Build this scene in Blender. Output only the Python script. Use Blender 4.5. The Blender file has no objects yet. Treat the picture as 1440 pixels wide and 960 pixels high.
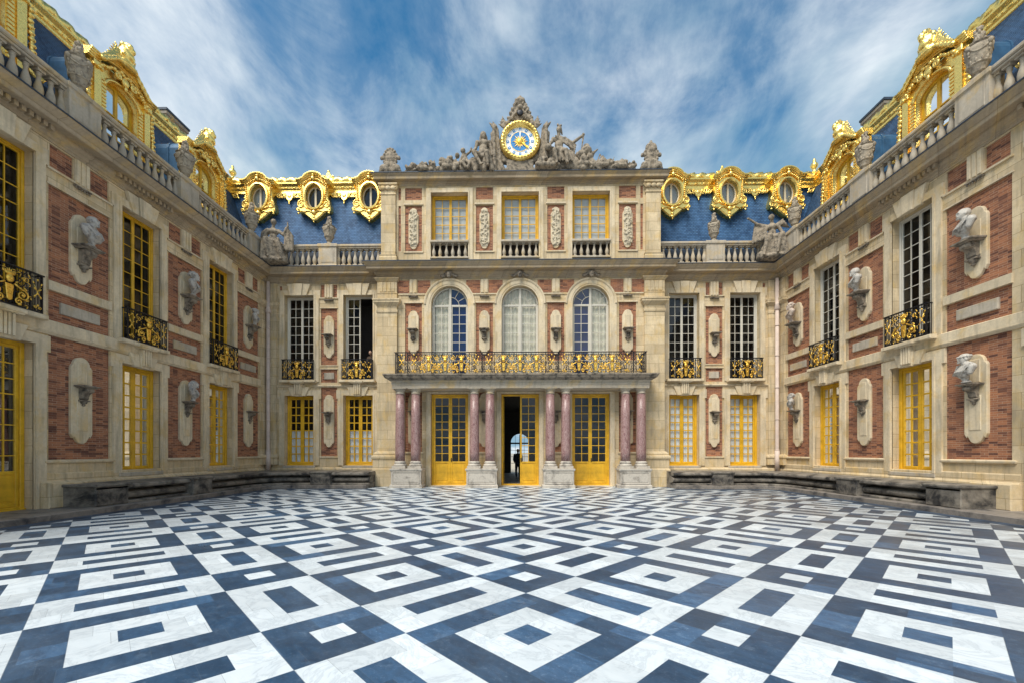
import bpy, bmesh, math, random
from mathutils import Vector, Matrix, Euler
random.seed(7)
S = bpy.context.scene
COL = S.collection
PI = math.pi
R = math.radians

# ------------------------------------------------------------------ camera
EPS = 0.0171                       # the camera is turned one degree to the left of the building's axis
cam_d = bpy.data.cameras.new('camera')
cam = bpy.data.objects.new('camera', cam_d)
COL.objects.link(cam)
cam.location = (0, 0, 1.6)
cam.rotation_euler = (R(90), 0, EPS)
cam_d.sensor_width = 36.0
cam_d.lens = 36.0 * 594.0 / 1440.0
cam_d.shift_y = 155.0 / 1440.0
cam_d.clip_start = 0.05
cam_d.clip_end = 3000
S.camera = cam

# ------------------------------------------------------------------ node helpers
class NT:
    def __init__(s, tree):
        s.t = tree; s.n = tree.nodes; s.l = tree.links
    def new(s, typ, **kw):
        nd = s.n.new(typ)
        for k, v in kw.items(): setattr(nd, k, v)
        return nd
    def put(s, sock, v):
        if isinstance(v, bpy.types.NodeSocket): s.l.new(v, sock)
        elif v is not None:
            if isinstance(v, (tuple, list)) and len(v) == 3 and sock.type == 'RGBA': v = (*v, 1)
            sock.default_value = v
    def m(s, op, a, b=None, c=None, clamp=False):
        nd = s.new('ShaderNodeMath', operation=op); nd.use_clamp = clamp
        s.put(nd.inputs[0], a)
        if b is not None: s.put(nd.inputs[1], b)
        if c is not None: s.put(nd.inputs[2], c)
        return nd.outputs[0]
    def mix(s, f, a, b, mode='MIX'):
        nd = s.new('ShaderNodeMix', data_type='RGBA', blend_type=mode)
        s.put(nd.inputs[0], f); s.put(nd.inputs[6], a); s.put(nd.inputs[7], b)
        return nd.outputs[2]
    def ramp(s, f, stops, interp='LINEAR'):
        nd = s.new('ShaderNodeValToRGB'); cr = nd.color_ramp; cr.interpolation = interp
        while len(cr.elements) < len(stops): cr.elements.new(0.5)
        for e, (p, c) in zip(cr.elements, stops):
            e.position = p
            e.color = (c, c, c, 1) if isinstance(c, (int, float)) else (*c, 1)
        s.put(nd.inputs[0], f)
        return nd.outputs[0]
    def noise(s, vec, scale, detail=4, rough=.55, dist=0.0):
        nd = s.new('ShaderNodeTexNoise')
        if vec is not None: s.l.new(vec, nd.inputs['Vector'])
        nd.inputs['Scale'].default_value = scale; nd.inputs['Detail'].default_value = detail
        nd.inputs['Roughness'].default_value = rough; nd.inputs['Distortion'].default_value = dist
        return nd.outputs['Fac']
    def sep(s, vec):
        nd = s.new('ShaderNodeSeparateXYZ'); s.l.new(vec, nd.inputs[0]); return nd.outputs
    def comb(s, x, y, z):
        nd = s.new('ShaderNodeCombineXYZ')
        s.put(nd.inputs[0], x); s.put(nd.inputs[1], y); s.put(nd.inputs[2], z)
        return nd.outputs[0]
    def vmul(s, vec, v):
        nd = s.new('ShaderNodeVectorMath', operation='MULTIPLY'); s.l.new(vec, nd.inputs[0]); nd.inputs[1].default_value = v
        return nd.outputs[0]
    def bump(s, h, strength=.3, dist=.02):
        nd = s.new('ShaderNodeBump'); nd.inputs['Strength'].default_value = strength
        nd.inputs['Distance'].default_value = dist; s.l.new(h, nd.inputs['Height'])
        return nd.outputs[0]

# ------------------------------------------------------------------ world, sun, exposure
SUN_EL, SUN_AZ = 54.0, 212.0          # behind the camera, a little to its left
w = bpy.data.worlds.new('World'); S.world = w; w.use_nodes = True
N = NT(w.node_tree); N.n.clear()
out = N.new('ShaderNodeOutputWorld'); bg = N.new('ShaderNodeBackground')
sky = N.new('ShaderNodeTexSky', sky_type='NISHITA'); sky.sun_disc = False
sky.sun_elevation = R(SUN_EL); sky.sun_rotation = R(SUN_AZ)
sky.altitude = 100; sky.air_density = 1.3; sky.dust_density = .3; sky.ozone_density = 4.0
tc = N.new('ShaderNodeTexCoord')
dx, dy, dz = N.sep(tc.outputs['Generated'])
zz = N.m('ADD', N.m('MAXIMUM', dz, 0.0), 0.16)
cl = N.comb(N.m('DIVIDE', dx, zz), N.m('DIVIDE', dy, zz), 0.0)
c1 = N.noise(N.vmul(cl, (1.0, .62, 1)), 1.35, 8, .60, .35)
c2 = N.noise(N.vmul(cl, (1.0, .62, 1)), 4.2, 7, .64, .4)
dens = N.m('ADD', N.m('MULTIPLY', c1, .64), N.m('MULTIPLY', c2, .36))
low = N.ramp(dz, [(0.0, 1.0), (.38, .98), (.46, .62), (.535, .14), (.85, .0)])
cover = N.m('ADD', dens, N.m('MULTIPLY', low, .25))
cf = N.ramp(cover, [(.405, 0.0), (.475, .18), (.55, .58), (.65, 1.0)])
blue = N.mix(1.0, sky.outputs[0], (.20, .90, 1.12), 'MULTIPLY')
shade = N.noise(N.vmul(cl, (.8, .5, 1)), 2.1, 5, .6, .3)
white = N.ramp(shade, [(.38, (2.6, 4.2, 5.4)), (.58, (7.4, 8.1, 8.6))])
N.l.new(N.mix(cf, blue, white), bg.inputs[0])
bg.inputs[1].default_value = 0.055
N.l.new(bg.outputs[0], out.inputs[0])

sun_d = bpy.data.lights.new('sun', 'SUN'); sun = bpy.data.objects.new('sun', sun_d); COL.objects.link(sun)
sun_d.energy = 2.2; sun_d.angle = R(34); sun_d.color = (1.0, .93, .82)
sd = Vector((math.sin(R(SUN_AZ)) * math.cos(R(SUN_EL)), math.cos(R(SUN_AZ)) * math.cos(R(SUN_EL)), math.sin(R(SUN_EL))))
sun.rotation_euler = sd.to_track_quat('Z', 'Y').to_euler()
sun.location = (0, -10, 30)
S.view_settings.view_transform = 'Standard'; S.view_settings.look = 'None'
S.view_settings.gamma = 1; S.view_settings.use_curve_mapping = False
S.view_settings.exposure = 1.08
S.render.engine = 'CYCLES'
S.cycles.max_bounces = 7; S.cycles.transparent_max_bounces = 12

# ------------------------------------------------------------------ materials
def base_mat(name):
    m = bpy.data.materials.new(name); m.use_nodes = True
    n = NT(m.node_tree); p = m.node_tree.nodes['Principled BSDF']
    return m, n, p
def objc(n):
    t = n.new('ShaderNodeTexCoord'); return t.outputs['Object']
def rnd(n):
    return n.new('ShaderNodeObjectInfo').outputs['Random']

def mk_plain(name, col, rough=.5, metal=0.0, var=.12, scale=6.0, bump=.0, spec=.5):
    m, n, p = base_mat(name)
    o = objc(n); f = n.noise(o, scale, 5, .6)
    c = n.mix(n.ramp(f, [(.3, 0), (.7, 1)]), tuple(x * (1 - var) for x in col), tuple(min(1, x * (1 + var)) for x in col))
    n.put(p.inputs['Base Color'], c)
    p.inputs['Roughness'].default_value = rough; p.inputs['Metallic'].default_value = metal
    p.inputs['Specular IOR Level'].default_value = spec
    if bump: n.put(p.inputs['Normal'], n.bump(n.noise(o, scale * 4, 4, .6), bump, .01))
    return m

def mk_stone(name, col, warm=(.64, .42, .13), blockw=1.05, blockh=.44, joints=True, grime=.62, rough=.85):
    """cut limestone: ashlar joints, yellow patina patches, grey rain streaks"""
    m, n, p = base_mat(name)
    o = objc(n); x, y, z = n.sep(o); r = rnd(n)
    u = n.m('ADD', n.m('ADD', x, y), n.m('MULTIPLY', r, 7.0))
    c = col
    v2 = n.comb(u, z, 0.0)
    big = n.noise(n.vmul(v2, (1, 1, 1)), .9, 5, .6)
    fine = n.noise(o, 14, 6, .65)
    streak = n.noise(n.vmul(v2, (5.0, .55, 1)), 1.2, 5, .6)
    base = n.mix(n.ramp(big, [(.35, 0), (.68, 1)]), tuple(q * .80 for q in c), tuple(min(1, q * 1.10) for q in c))
    if joints:
        br = n.new('ShaderNodeTexBrick'); n.l.new(v2, br.inputs['Vector'])
        br.inputs['Color1'].default_value = (1, 1, 1, 1); br.inputs['Color2'].default_value = (.74, .715, .67, 1)
        br.inputs['Mortar'].default_value = (.52, .47, .40, 1); br.inputs['Scale'].default_value = 1
        br.inputs['Mortar Size'].default_value = .007; br.inputs['Mortar Smooth'].default_value = .3
        br.inputs['Brick Width'].default_value = blockw; br.inputs['Row Height'].default_value = blockh
        br.inputs['Bias'].default_value = -.2
        base = n.mix(1.0, base, br.outputs['Color'], 'MULTIPLY')
    wp = n.noise(n.vmul(v2, (1, .8, 1)), 1.7, 6, .62, .4)
    base = n.mix(n.m('MULTIPLY', n.ramp(wp, [(.50, 0), (.66, 1)]), .52), base, warm)
    base = n.mix(n.m('MULTIPLY', n.ramp(streak, [(.50, 0), (.78, 1)]), grime), base, (.13, .118, .10))
    base = n.mix(n.m('MULTIPLY', n.ramp(fine, [(.42, 0), (.72, 1)]), .36), base, tuple(q * .55 for q in c))
    n.put(p.inputs['Base Color'], base)
    p.inputs['Roughness'].default_value = rough; p.inputs['Specular IOR Level'].default_value = .25
    h = n.m('ADD', n.m('MULTIPLY', fine, .6), n.m('MULTIPLY', n.noise(o, 55, 3, .6), .4))
    if joints: h = n.m('SUBTRACT', h, n.m('MULTIPLY', br.outputs['Fac'], 1.2))
    n.put(p.inputs['Normal'], n.bump(h, .45, .012))
    return m

def mk_brick(name):
    m, n, p = base_mat(name)
    o = objc(n); x, y, z = n.sep(o); r = rnd(n)
    wob = n.m('MULTIPLY', n.m('SUBTRACT', n.noise(o, 6, 3, .6), .5), .018)
    u = n.m('ADD', n.m('ADD', x, y), n.m('MULTIPLY', r, 3.0))
    v2 = n.comb(n.m('ADD', u, wob), n.m('ADD', z, wob), 0.0)
    br = n.new('ShaderNodeTexBrick'); n.l.new(v2, br.inputs['Vector'])
    br.inputs['Color1'].default_value = (.40, .175, .092, 1); br.inputs['Color2'].default_value = (.185, .075, .050, 1)
    br.inputs['Mortar'].default_value = (.47, .33, .23, 1); br.inputs['Scale'].default_value = 1
    br.inputs['Mortar Size'].default_value = .0055; br.inputs['Mortar Smooth'].default_value = .25
    br.inputs['Brick Width'].default_value = .21; br.inputs['Row Height'].default_value = .060; br.inputs['Bias'].default_value = -.12
    # second per-brick tone: orange / soot bricks
    cell = n.comb(n.m('FLOOR', n.m('DIVIDE', u, .21)), n.m('FLOOR', n.m('DIVIDE', z, .060)), 0.0)
    wn = n.new('ShaderNodeTexWhiteNoise', noise_dimensions='2D'); n.l.new(cell, wn.inputs['Vector'])
    c = n.mix(n.m('MULTIPLY', n.ramp(wn.outputs['Value'], [(.70, 0), (.9, 1)]), .65), br.outputs['Color'], (.47, .20, .10))
    c = n.mix(n.m('MULTIPLY', n.ramp(wn.outputs['Value'], [(.10, 1), (.22, 0)]), .75), c, (.085, .04, .036))
    big = n.noise(o, 1.1, 5, .62)
    c = n.mix(n.m('MULTIPLY', n.ramp(big, [(.48, 0), (.72, 1)]), .40), c, (.44, .20, .11))
    c = n.mix(n.m('MULTIPLY', n.ramp(n.noise(o, 2.2, 6, .65), [(.48, 0), (.70, 1)]), .50), c, (.13, .055, .045))
    n.put(p.inputs['Base Color'], c)
    p.inputs['Roughness'].default_value = .88; p.inputs['Specular IOR Level'].default_value = .2
    h = n.m('SUBTRACT', n.m('MULTIPLY', n.noise(o, 40, 4, .6), .5), n.m('MULTIPLY', br.outputs['Fac'], 1.0))
    n.put(p.inputs['Normal'], n.bump(h, .6, .012))
    return m

def mk_slate(name, a, b):
    m, n, p = base_mat(name)
    o = objc(n); x, y, z = n.sep(o)
    v2 = n.comb(x, z, 0.0)
    br = n.new('ShaderNodeTexBrick'); n.l.new(v2, br.inputs['Vector'])
    br.inputs['Color1'].default_value = (*a, 1); br.inputs['Color2'].default_value = (*b, 1)
    br.inputs['Mortar'].default_value = (.012, .018, .03, 1); br.inputs['Scale'].default_value = 1
    br.inputs['Mortar Size'].default_value = .009; br.inputs['Mortar Smooth'].default_value = .5
    br.inputs['Brick Width'].default_value = .15; br.inputs['Row Height'].default_value = .082; br.inputs['Bias'].default_value = 0
    f = n.noise(n.vmul(v2, (1, .6, 1)), 1.6, 6, .6)
    c = n.mix(n.m('MULTIPLY', n.ramp(f, [(.4, 0), (.7, 1)]), .45), br.outputs['Color'], tuple(min(1, q * 1.7) for q in a))
    n.put(p.inputs['Base Color'], c)
    p.inputs['Roughness'].default_value = .62; p.inputs['Specular IOR Level'].default_value = .25
    saw = n.m('FRACT', n.m('DIVIDE', z, .082))
    n.put(p.inputs['Normal'], n.bump(n.m('SUBTRACT', n.m('MULTIPLY', n.m('SUBTRACT', 1.0, saw), .9), br.outputs['Fac']), .8, .018))
    return m

def mk_old(name, light, dark, amount=.5, rough=.85, scale=5.0):
    """weathered carving: lichen-black patches over pale stone"""
    m, n, p = base_mat(name)
    o = objc(n); r = rnd(n)
    t = n.new('ShaderNodeVectorMath', operation='ADD'); n.l.new(o, t.inputs[0]); n.l.new(n.comb(n.m('MULTIPLY', r, 9.0), 0.0, 0.0), t.inputs[1])
    f = n.noise(t.outputs[0], scale, 6, .66, .3); g = n.noise(t.outputs[0], scale * 5, 5, .6)
    c = n.mix(n.ramp(f, [(.62 - amount * .35, 0), (.80 - amount * .3, 1)]), light, dark)
    c = n.mix(n.m('MULTIPLY', n.ramp(g, [(.4, 0), (.75, 1)]), .4), c, tuple(q * .5 for q in light))
    n.put(p.inputs['Base Color'], c); p.inputs['Roughness'].default_value = rough; p.inputs['Specular IOR Level'].default_value = .25
    n.put(p.inputs['Normal'], n.bump(n.m('ADD', f, n.m('MULTIPLY', g, .5)), .5, .02))
    return m

def mk_gold(name, col=(1.0, .72, .215), rough=.28, metal=.93, dirt=.45):
    m, n, p = base_mat(name)
    o = objc(n); f = n.noise(o, 7, 5, .65); g = n.noise(o, 30, 3, .6)
    f2 = n.noise(o, 16, 5, .7)
    c = n.mix(n.m('MULTIPLY', n.ramp(f2, [(.50, 0), (.68, 1)]), dirt), col, (.26, .13, .02))
    n.put(p.inputs['Base Color'], c); p.inputs['Metallic'].default_value = metal
    n.put(p.inputs['Roughness'], n.m('ADD', n.m('MULTIPLY', f, .22), rough - .11))
    n.put(p.inputs['Normal'], n.bump(n.m('ADD', n.m('ADD', g, f), n.m('MULTIPLY', n.noise(o, 75, 3, .6), .4)), .30, .02))
    return m

def mk_marble(name):
    m, n, p = base_mat(name)
    o = objc(n); r = rnd(n)
    t = n.new('ShaderNodeVectorMath', operation='ADD'); n.l.new(o, t.inputs[0]); n.l.new(n.comb(n.m('MULTIPLY', r, 5.0), 0.0, n.m('MULTIPLY', r, 11.0)), t.inputs[1])
    v = n.vmul(t.outputs[0], (1.3, 1.3, .42))
    f = n.noise(v, 5.5, 7, .66, 1.6); g = n.noise(v, 11, 6, .65, 2.4)
    c = n.ramp(f, [(.30, (.11, .045, .047)), (.45, (.215, .098, .10)), (.53, (.34, .205, .20)), (.62, (.155, .065, .068)), (.74, (.38, .275, .26))])
    ridge = n.m('ABSOLUTE', n.m('SUBTRACT', g, .5))
    c = n.mix(n.ramp(ridge, [(.0, .8), (.022, .4), (.045, 0)]), c, (.50, .39, .34))
    n.put(p.inputs['Base Color'], c); p.inputs['Roughness'].default_value = .34
    return m

def mk_glass(name, tint=(1, 1, 1), refl=.10, dim=1.0):
    """thin pane: mostly see-through, mirrors what stands across the court"""
    m, n, p = base_mat(name); m.node_tree.nodes.remove(p)
    o = n.n['Material Output']
    tr = n.new('ShaderNodeBsdfTransparent'); tr.inputs[0].default_value = (*tint, 1)
    gl = n.new('ShaderNodeBsdfGlossy'); gl.inputs['Roughness'].default_value = .015; gl.inputs[0].default_value = (.92, .95, 1, 1)
    fr = n.new('ShaderNodeFresnel'); fr.inputs[0].default_value = 1.5
    c = objc(n)
    # old hand-blown panes: each tilts its reflection a little
    n.put(gl.inputs['Normal'], n.bump(n.noise(c, 1.3, 2, .5), .05, .03))
    mx = n.new('ShaderNodeMixShader')
    n.put(mx.inputs[0], n.m('ADD', n.m('MULTIPLY', fr.outputs[0], .85), refl - .04, clamp=True))
    n.l.new(tr.outputs[0], mx.inputs[1]); n.l.new(gl.outputs[0], mx.inputs[2]); n.l.new(mx.outputs[0], o.inputs[0])
    return m

def mk_floor(name, X0, A0, B0, U):
    m, n, p = base_mat(name)
    o = n.new('ShaderNodeNewGeometry').outputs['Position']
    x, y, z = n.sep(o)
    k = 1 / math.sqrt(2)
    def axis(sgn, off):
        a = n.m('MULTIPLY', n.m('ADD', y, n.m('MULTIPLY', x, float(sgn))), k)
        a = n.m('DIVIDE', n.m('SUBTRACT', a, off - 80 * U), U)        # shifted so that it stays positive
        pm = n.m('MODULO', a, 8.0); per = n.m('FLOOR', n.m('DIVIDE', a, 8.0))
        nar = n.m('LESS_THAN', pm, 3.0)
        q = n.m('SUBTRACT', pm, n.m('MULTIPLY', n.m('SUBTRACT', 1.0, nar), 3.0))
        s = n.m('SUBTRACT', 5.0, n.m('MULTIPLY', nar, 2.0))
        e = n.m('MINIMUM', q, n.m('SUBTRACT', s, q))
        return a, nar, q, e, per
    a, na, qa, ea, pa = axis(1, A0); b, nb, qb, eb, pb = axis(-1, B0)
    mm = n.m('MINIMUM', ea, eb)
    ring = n.m('FLOOR', mm)
    xr = n.m('ABSOLUTE', n.m('SUBTRACT', na, nb))
    odd = n.m('MODULO', n.m('ADD', ring, xr), 2.0)                     # 0 -> dark stone, 1 -> white marble
    # slabs: halves of the ring pieces, each its own tone
    sa = n.m('FLOOR', n.m('DIVIDE', n.m('ADD', a, n.m('MULTIPLY', n.m('FLOOR', b), .37)), 1.7)); sb = n.m('FLOOR', b)
    wn = n.new('ShaderNodeTexWhiteNoise', noise_dimensions='3D'); n.l.new(n.comb(sa, sb, ring), wn.inputs['Vector'])
    tone = wn.outputs['Value']
    v = n.comb(n.m('MULTIPLY', a, .35), n.m('MULTIPLY', b, .12), 0.0)
    grain = n.noise(v, 9.0, 9, .74, .5)
    cloud = n.noise(o, .55, 5, .6)
    vein = n.m('ABSOLUTE', n.m('SUBTRACT', n.noise(n.vmul(o, (1, 1, 1)), 1.9, 7, .66, 1.8), .5))
    dk = n.mix(n.ramp(grain, [(.32, 0), (.72, 1)]), (.012, .038, .080), (.036, .092, .175))
    dk = n.mix(n.m('MULTIPLY', n.ramp(n.noise(o, 5.5, 9, .78, .4), [(.54, 0), (.74, 1)]), .50), dk, (.17, .25, .35))
    dk = n.mix(n.m('MULTIPLY', n.ramp(n.noise(o, 26, 6, .8, .3), [(.56, 0), (.72, 1)]), .42), dk, (.22, .31, .42))
    dk = n.mix(1.0, dk, n.ramp(tone, [(0, .78), (.75, 1.1), (1, 1.8)]), 'MULTIPLY')
    wh = n.mix(n.m('MULTIPLY', n.ramp(grain, [(.38, 0), (.75, 1)]), .5), (.72, .78, .815), (.56, .64, .695))
    wh = n.mix(n.m('MULTIPLY', n.ramp(vein, [(0, 1), (.035, .25), (.09, 0)]), .42), wh, (.34, .40, .45))
    wh = n.mix(1.0, wh, n.ramp(tone, [(0, .84), (1, 1.06)]), 'MULTIPLY')
    c = n.mix(odd, dk, wh)
    # grime: brown rain marks that gather along the sides, strongest on the right
    side = n.ramp(n.m('DIVIDE', n.m('ABSOLUTE', n.m('SUBTRACT', x, 0.0)), 11.0), [(.42, 0), (.68, .8), (1, 1)])
    right = n.ramp(n.m('DIVIDE', n.m('ADD', x, 11.0), 22.0), [(.5, .35), (.75, 1.3)])
    g = n.noise(n.vmul(o, (.5, 1.0, 1)), 1.3, 7, .68, .5)
    back = n.ramp(n.m('DIVIDE', y, 20.0), [(.2, .35), (.7, 1)])
    gm = n.m('MULTIPLY', n.m('MULTIPLY', side, right), n.m('MULTIPLY', back, n.ramp(g, [(.40, 0), (.60, 1)])))
    c = n.mix(n.m('MULTIPLY', gm, .72, clamp=True), c, (.085, .075, .072))
    c = n.mix(n.m('MULTIPLY', n.ramp(cloud, [(.45, 0), (.75, 1)]), .14), c, (.30, .33, .36))
    # joints
    fr = n.m('MINIMUM', n.m('FRACT', a), n.m('SUBTRACT', 1.0, n.m('FRACT', a)))
    j = n.m('MINIMUM', n.m('MINIMUM', qa, qb), n.m('ABSOLUTE', n.m('SUBTRACT', mm, ring)))
    joint = n.m('LESS_THAN', j, .010)
    fa = n.m('FRACT', n.m('DIVIDE', n.m('ADD', a, n.m('MULTIPLY', n.m('FLOOR', b), .37)), 1.7))
    joint2 = n.m('MULTIPLY', n.m('LESS_THAN', fa, .008), .7)
    c = n.mix(n.m('MULTIPLY', n.m('MAXIMUM', joint, joint2), .55), c, n.mix(odd, (.10, .14, .19), (.10, .11, .12)))
    n.put(p.inputs['Base Color'], c)
    n.put(p.inputs['Roughness'], n.m('ADD', n.m('MULTIPLY', g, .35), .16))
    p.inputs['Specular IOR Level'].default_value = .45
    n.put(p.inputs['Normal'], n.bump(n.m('ADD', n.m('MULTIPLY', tone, .25), n.m('MULTIPLY', n.noise(o, 9, 5, .6), .3)), .12, .02))
    return m

M = {}
STONE = (.72, .58, .375)
M['stone'] = mk_stone('limestone', STONE)
M['trim'] = mk_stone('limestone_trim', (.73, .61, .425), joints=False, grime=.55)
M['cornice'] = mk_stone('cornice_stone', (.45, .36, .25), joints=True, blockw=1.5, blockh=3.0, grime=.55)  # stone colour darkened to imitate the shade under the mouldings
M['pale'] = mk_stone('pale_stone', (.52, .455, .36), joints=False, grime=.55)
M['brick'] = mk_brick('red_brick')
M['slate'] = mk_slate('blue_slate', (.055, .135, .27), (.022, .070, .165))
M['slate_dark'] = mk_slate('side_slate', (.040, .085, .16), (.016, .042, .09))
M['lead'] = mk_plain('blue_lead', (.045, .13, .24), .45, .2, .3, 3, .2)
M['flash'] = mk_plain('lead_flashing', (.035, .05, .075), .5, .2, .3, 5, .2)
M['gold'] = mk_gold('gilding')
M['goldrail'] = mk_gold('gilded_iron', (.95, .60, .11), .38, .85, .8)
M['iron'] = mk_plain('black_iron', (.010, .011, .016), .4, .3, .2)
M['yellow'] = mk_plain('ochre_paint', (.66, .375, .015), .45, 0, .26, 3, .10)
M['white'] = mk_plain('white_paint', (.60, .565, .48), .45, 0, .06, 4)
M['cream'] = mk_plain('cream_paint', (.60, .52, .37), .45, 0, .06, 4)
M['statue'] = mk_old('weathered_statue', (.36, .30, .225), (.085, .075, .062), .52, scale=8.0)
M['urn'] = mk_old('weathered_urn', (.42, .36, .275), (.14, .12, .10), .42, scale=9.0)
M['chimney'] = mk_stone('chimney_stone', (.34, .30, .25), grime=.6, blockw=.6, blockh=.3)
M['relief'] = mk_old('carved_relief', (.60, .52, .38), (.20, .17, .13), .30)
M['bust_white'] = mk_old('white_marble', (.53, .50, .45), (.17, .15, .13), .36, .5, 8.0)
M['bust_pink'] = mk_old('pinkish_marble', (.58, .48, .40), (.20, .15, .13), .30, .5)
M['bust_grey'] = mk_old('grey_marble', (.50, .465, .42), (.15, .14, .13), .38, .45, 8.0)
M['bracket'] = mk_old('bracket_stone', (.31, .26, .20), (.06, .055, .05), .5)
M['bench'] = mk_old('bench_stone', (.27, .24, .20), (.028, .028, .03), .58, .6, 2.0)
M['kerb'] = mk_old('kerb_stone', (.26, .23, .20), (.06, .06, .065), .45, .5, 2.0)
M['marble'] = mk_marble('red_marble')
M['pedestal'] = mk_old('pedestal_marble', (.54, .49, .42), (.17, .15, .13), .32, .6, 2.6)
M['glass'] = mk_glass('window_glass', (.85, .88, .9), .055)
M['glass_blue'] = mk_glass('sky_glass', (.06, .22, .50), .10)  # blue tint stands in for sky mirrored in the pane
M['blue_blind'] = mk_plain('blue_blind', (.012, .105, .27), .6, 0, .25, 2)  # matt blue that paints the reflected sky behind the arched panes
M['lace'] = mk_plain('lace_curtain', (.80, .73, .56), .9, 0, .12, 5)
M['curtain'] = mk_plain('white_curtain', (.88, .88, .86), .9, 0, .05, 3)
M['blind'] = mk_plain('grey_blind', (.60, .60, .57), .8, 0, .05, 2)
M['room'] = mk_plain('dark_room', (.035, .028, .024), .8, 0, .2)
M['hall'] = mk_plain('hall_stone', (.10, .085, .07), .7, 0, .2)
M['pipe'] = mk_plain('pinkish_pipe', (.58, .47, .40), .6, 0, .14, 4)
M['dial_white'] = mk_plain('dial_white', (.85, .87, .88), .5, 0, .03)
M['dial_blue'] = mk_plain('dial_blue', (.012, .22, .56), .45, 0, .08)
M['cloth_dark'] = mk_plain('dark_cloth', (.03, .04, .07), .9)
M['cloth_brown'] = mk_plain('brown_cloth', (.10, .07, .05), .9)
M['skin'] = mk_plain('skin', (.42, .26, .19), .6)
M['hair'] = mk_plain('dark_hair', (.03, .02, .015), .7)
M['ground'] = mk_plain('gravel', (.36, .33, .28), .95, 0, .2, 2)
M['hedge'] = mk_plain('garden_green', (.05, .09, .03), .95, 0, .4, 1)
M['floor'] = mk_floor('court_marble', 0.0, 3.448, 3.340, 0.30554)
M['border'] = mk_old('border_slate', (.055, .085, .135), (.022, .03, .045), .5, .38, 1.6)

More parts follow.
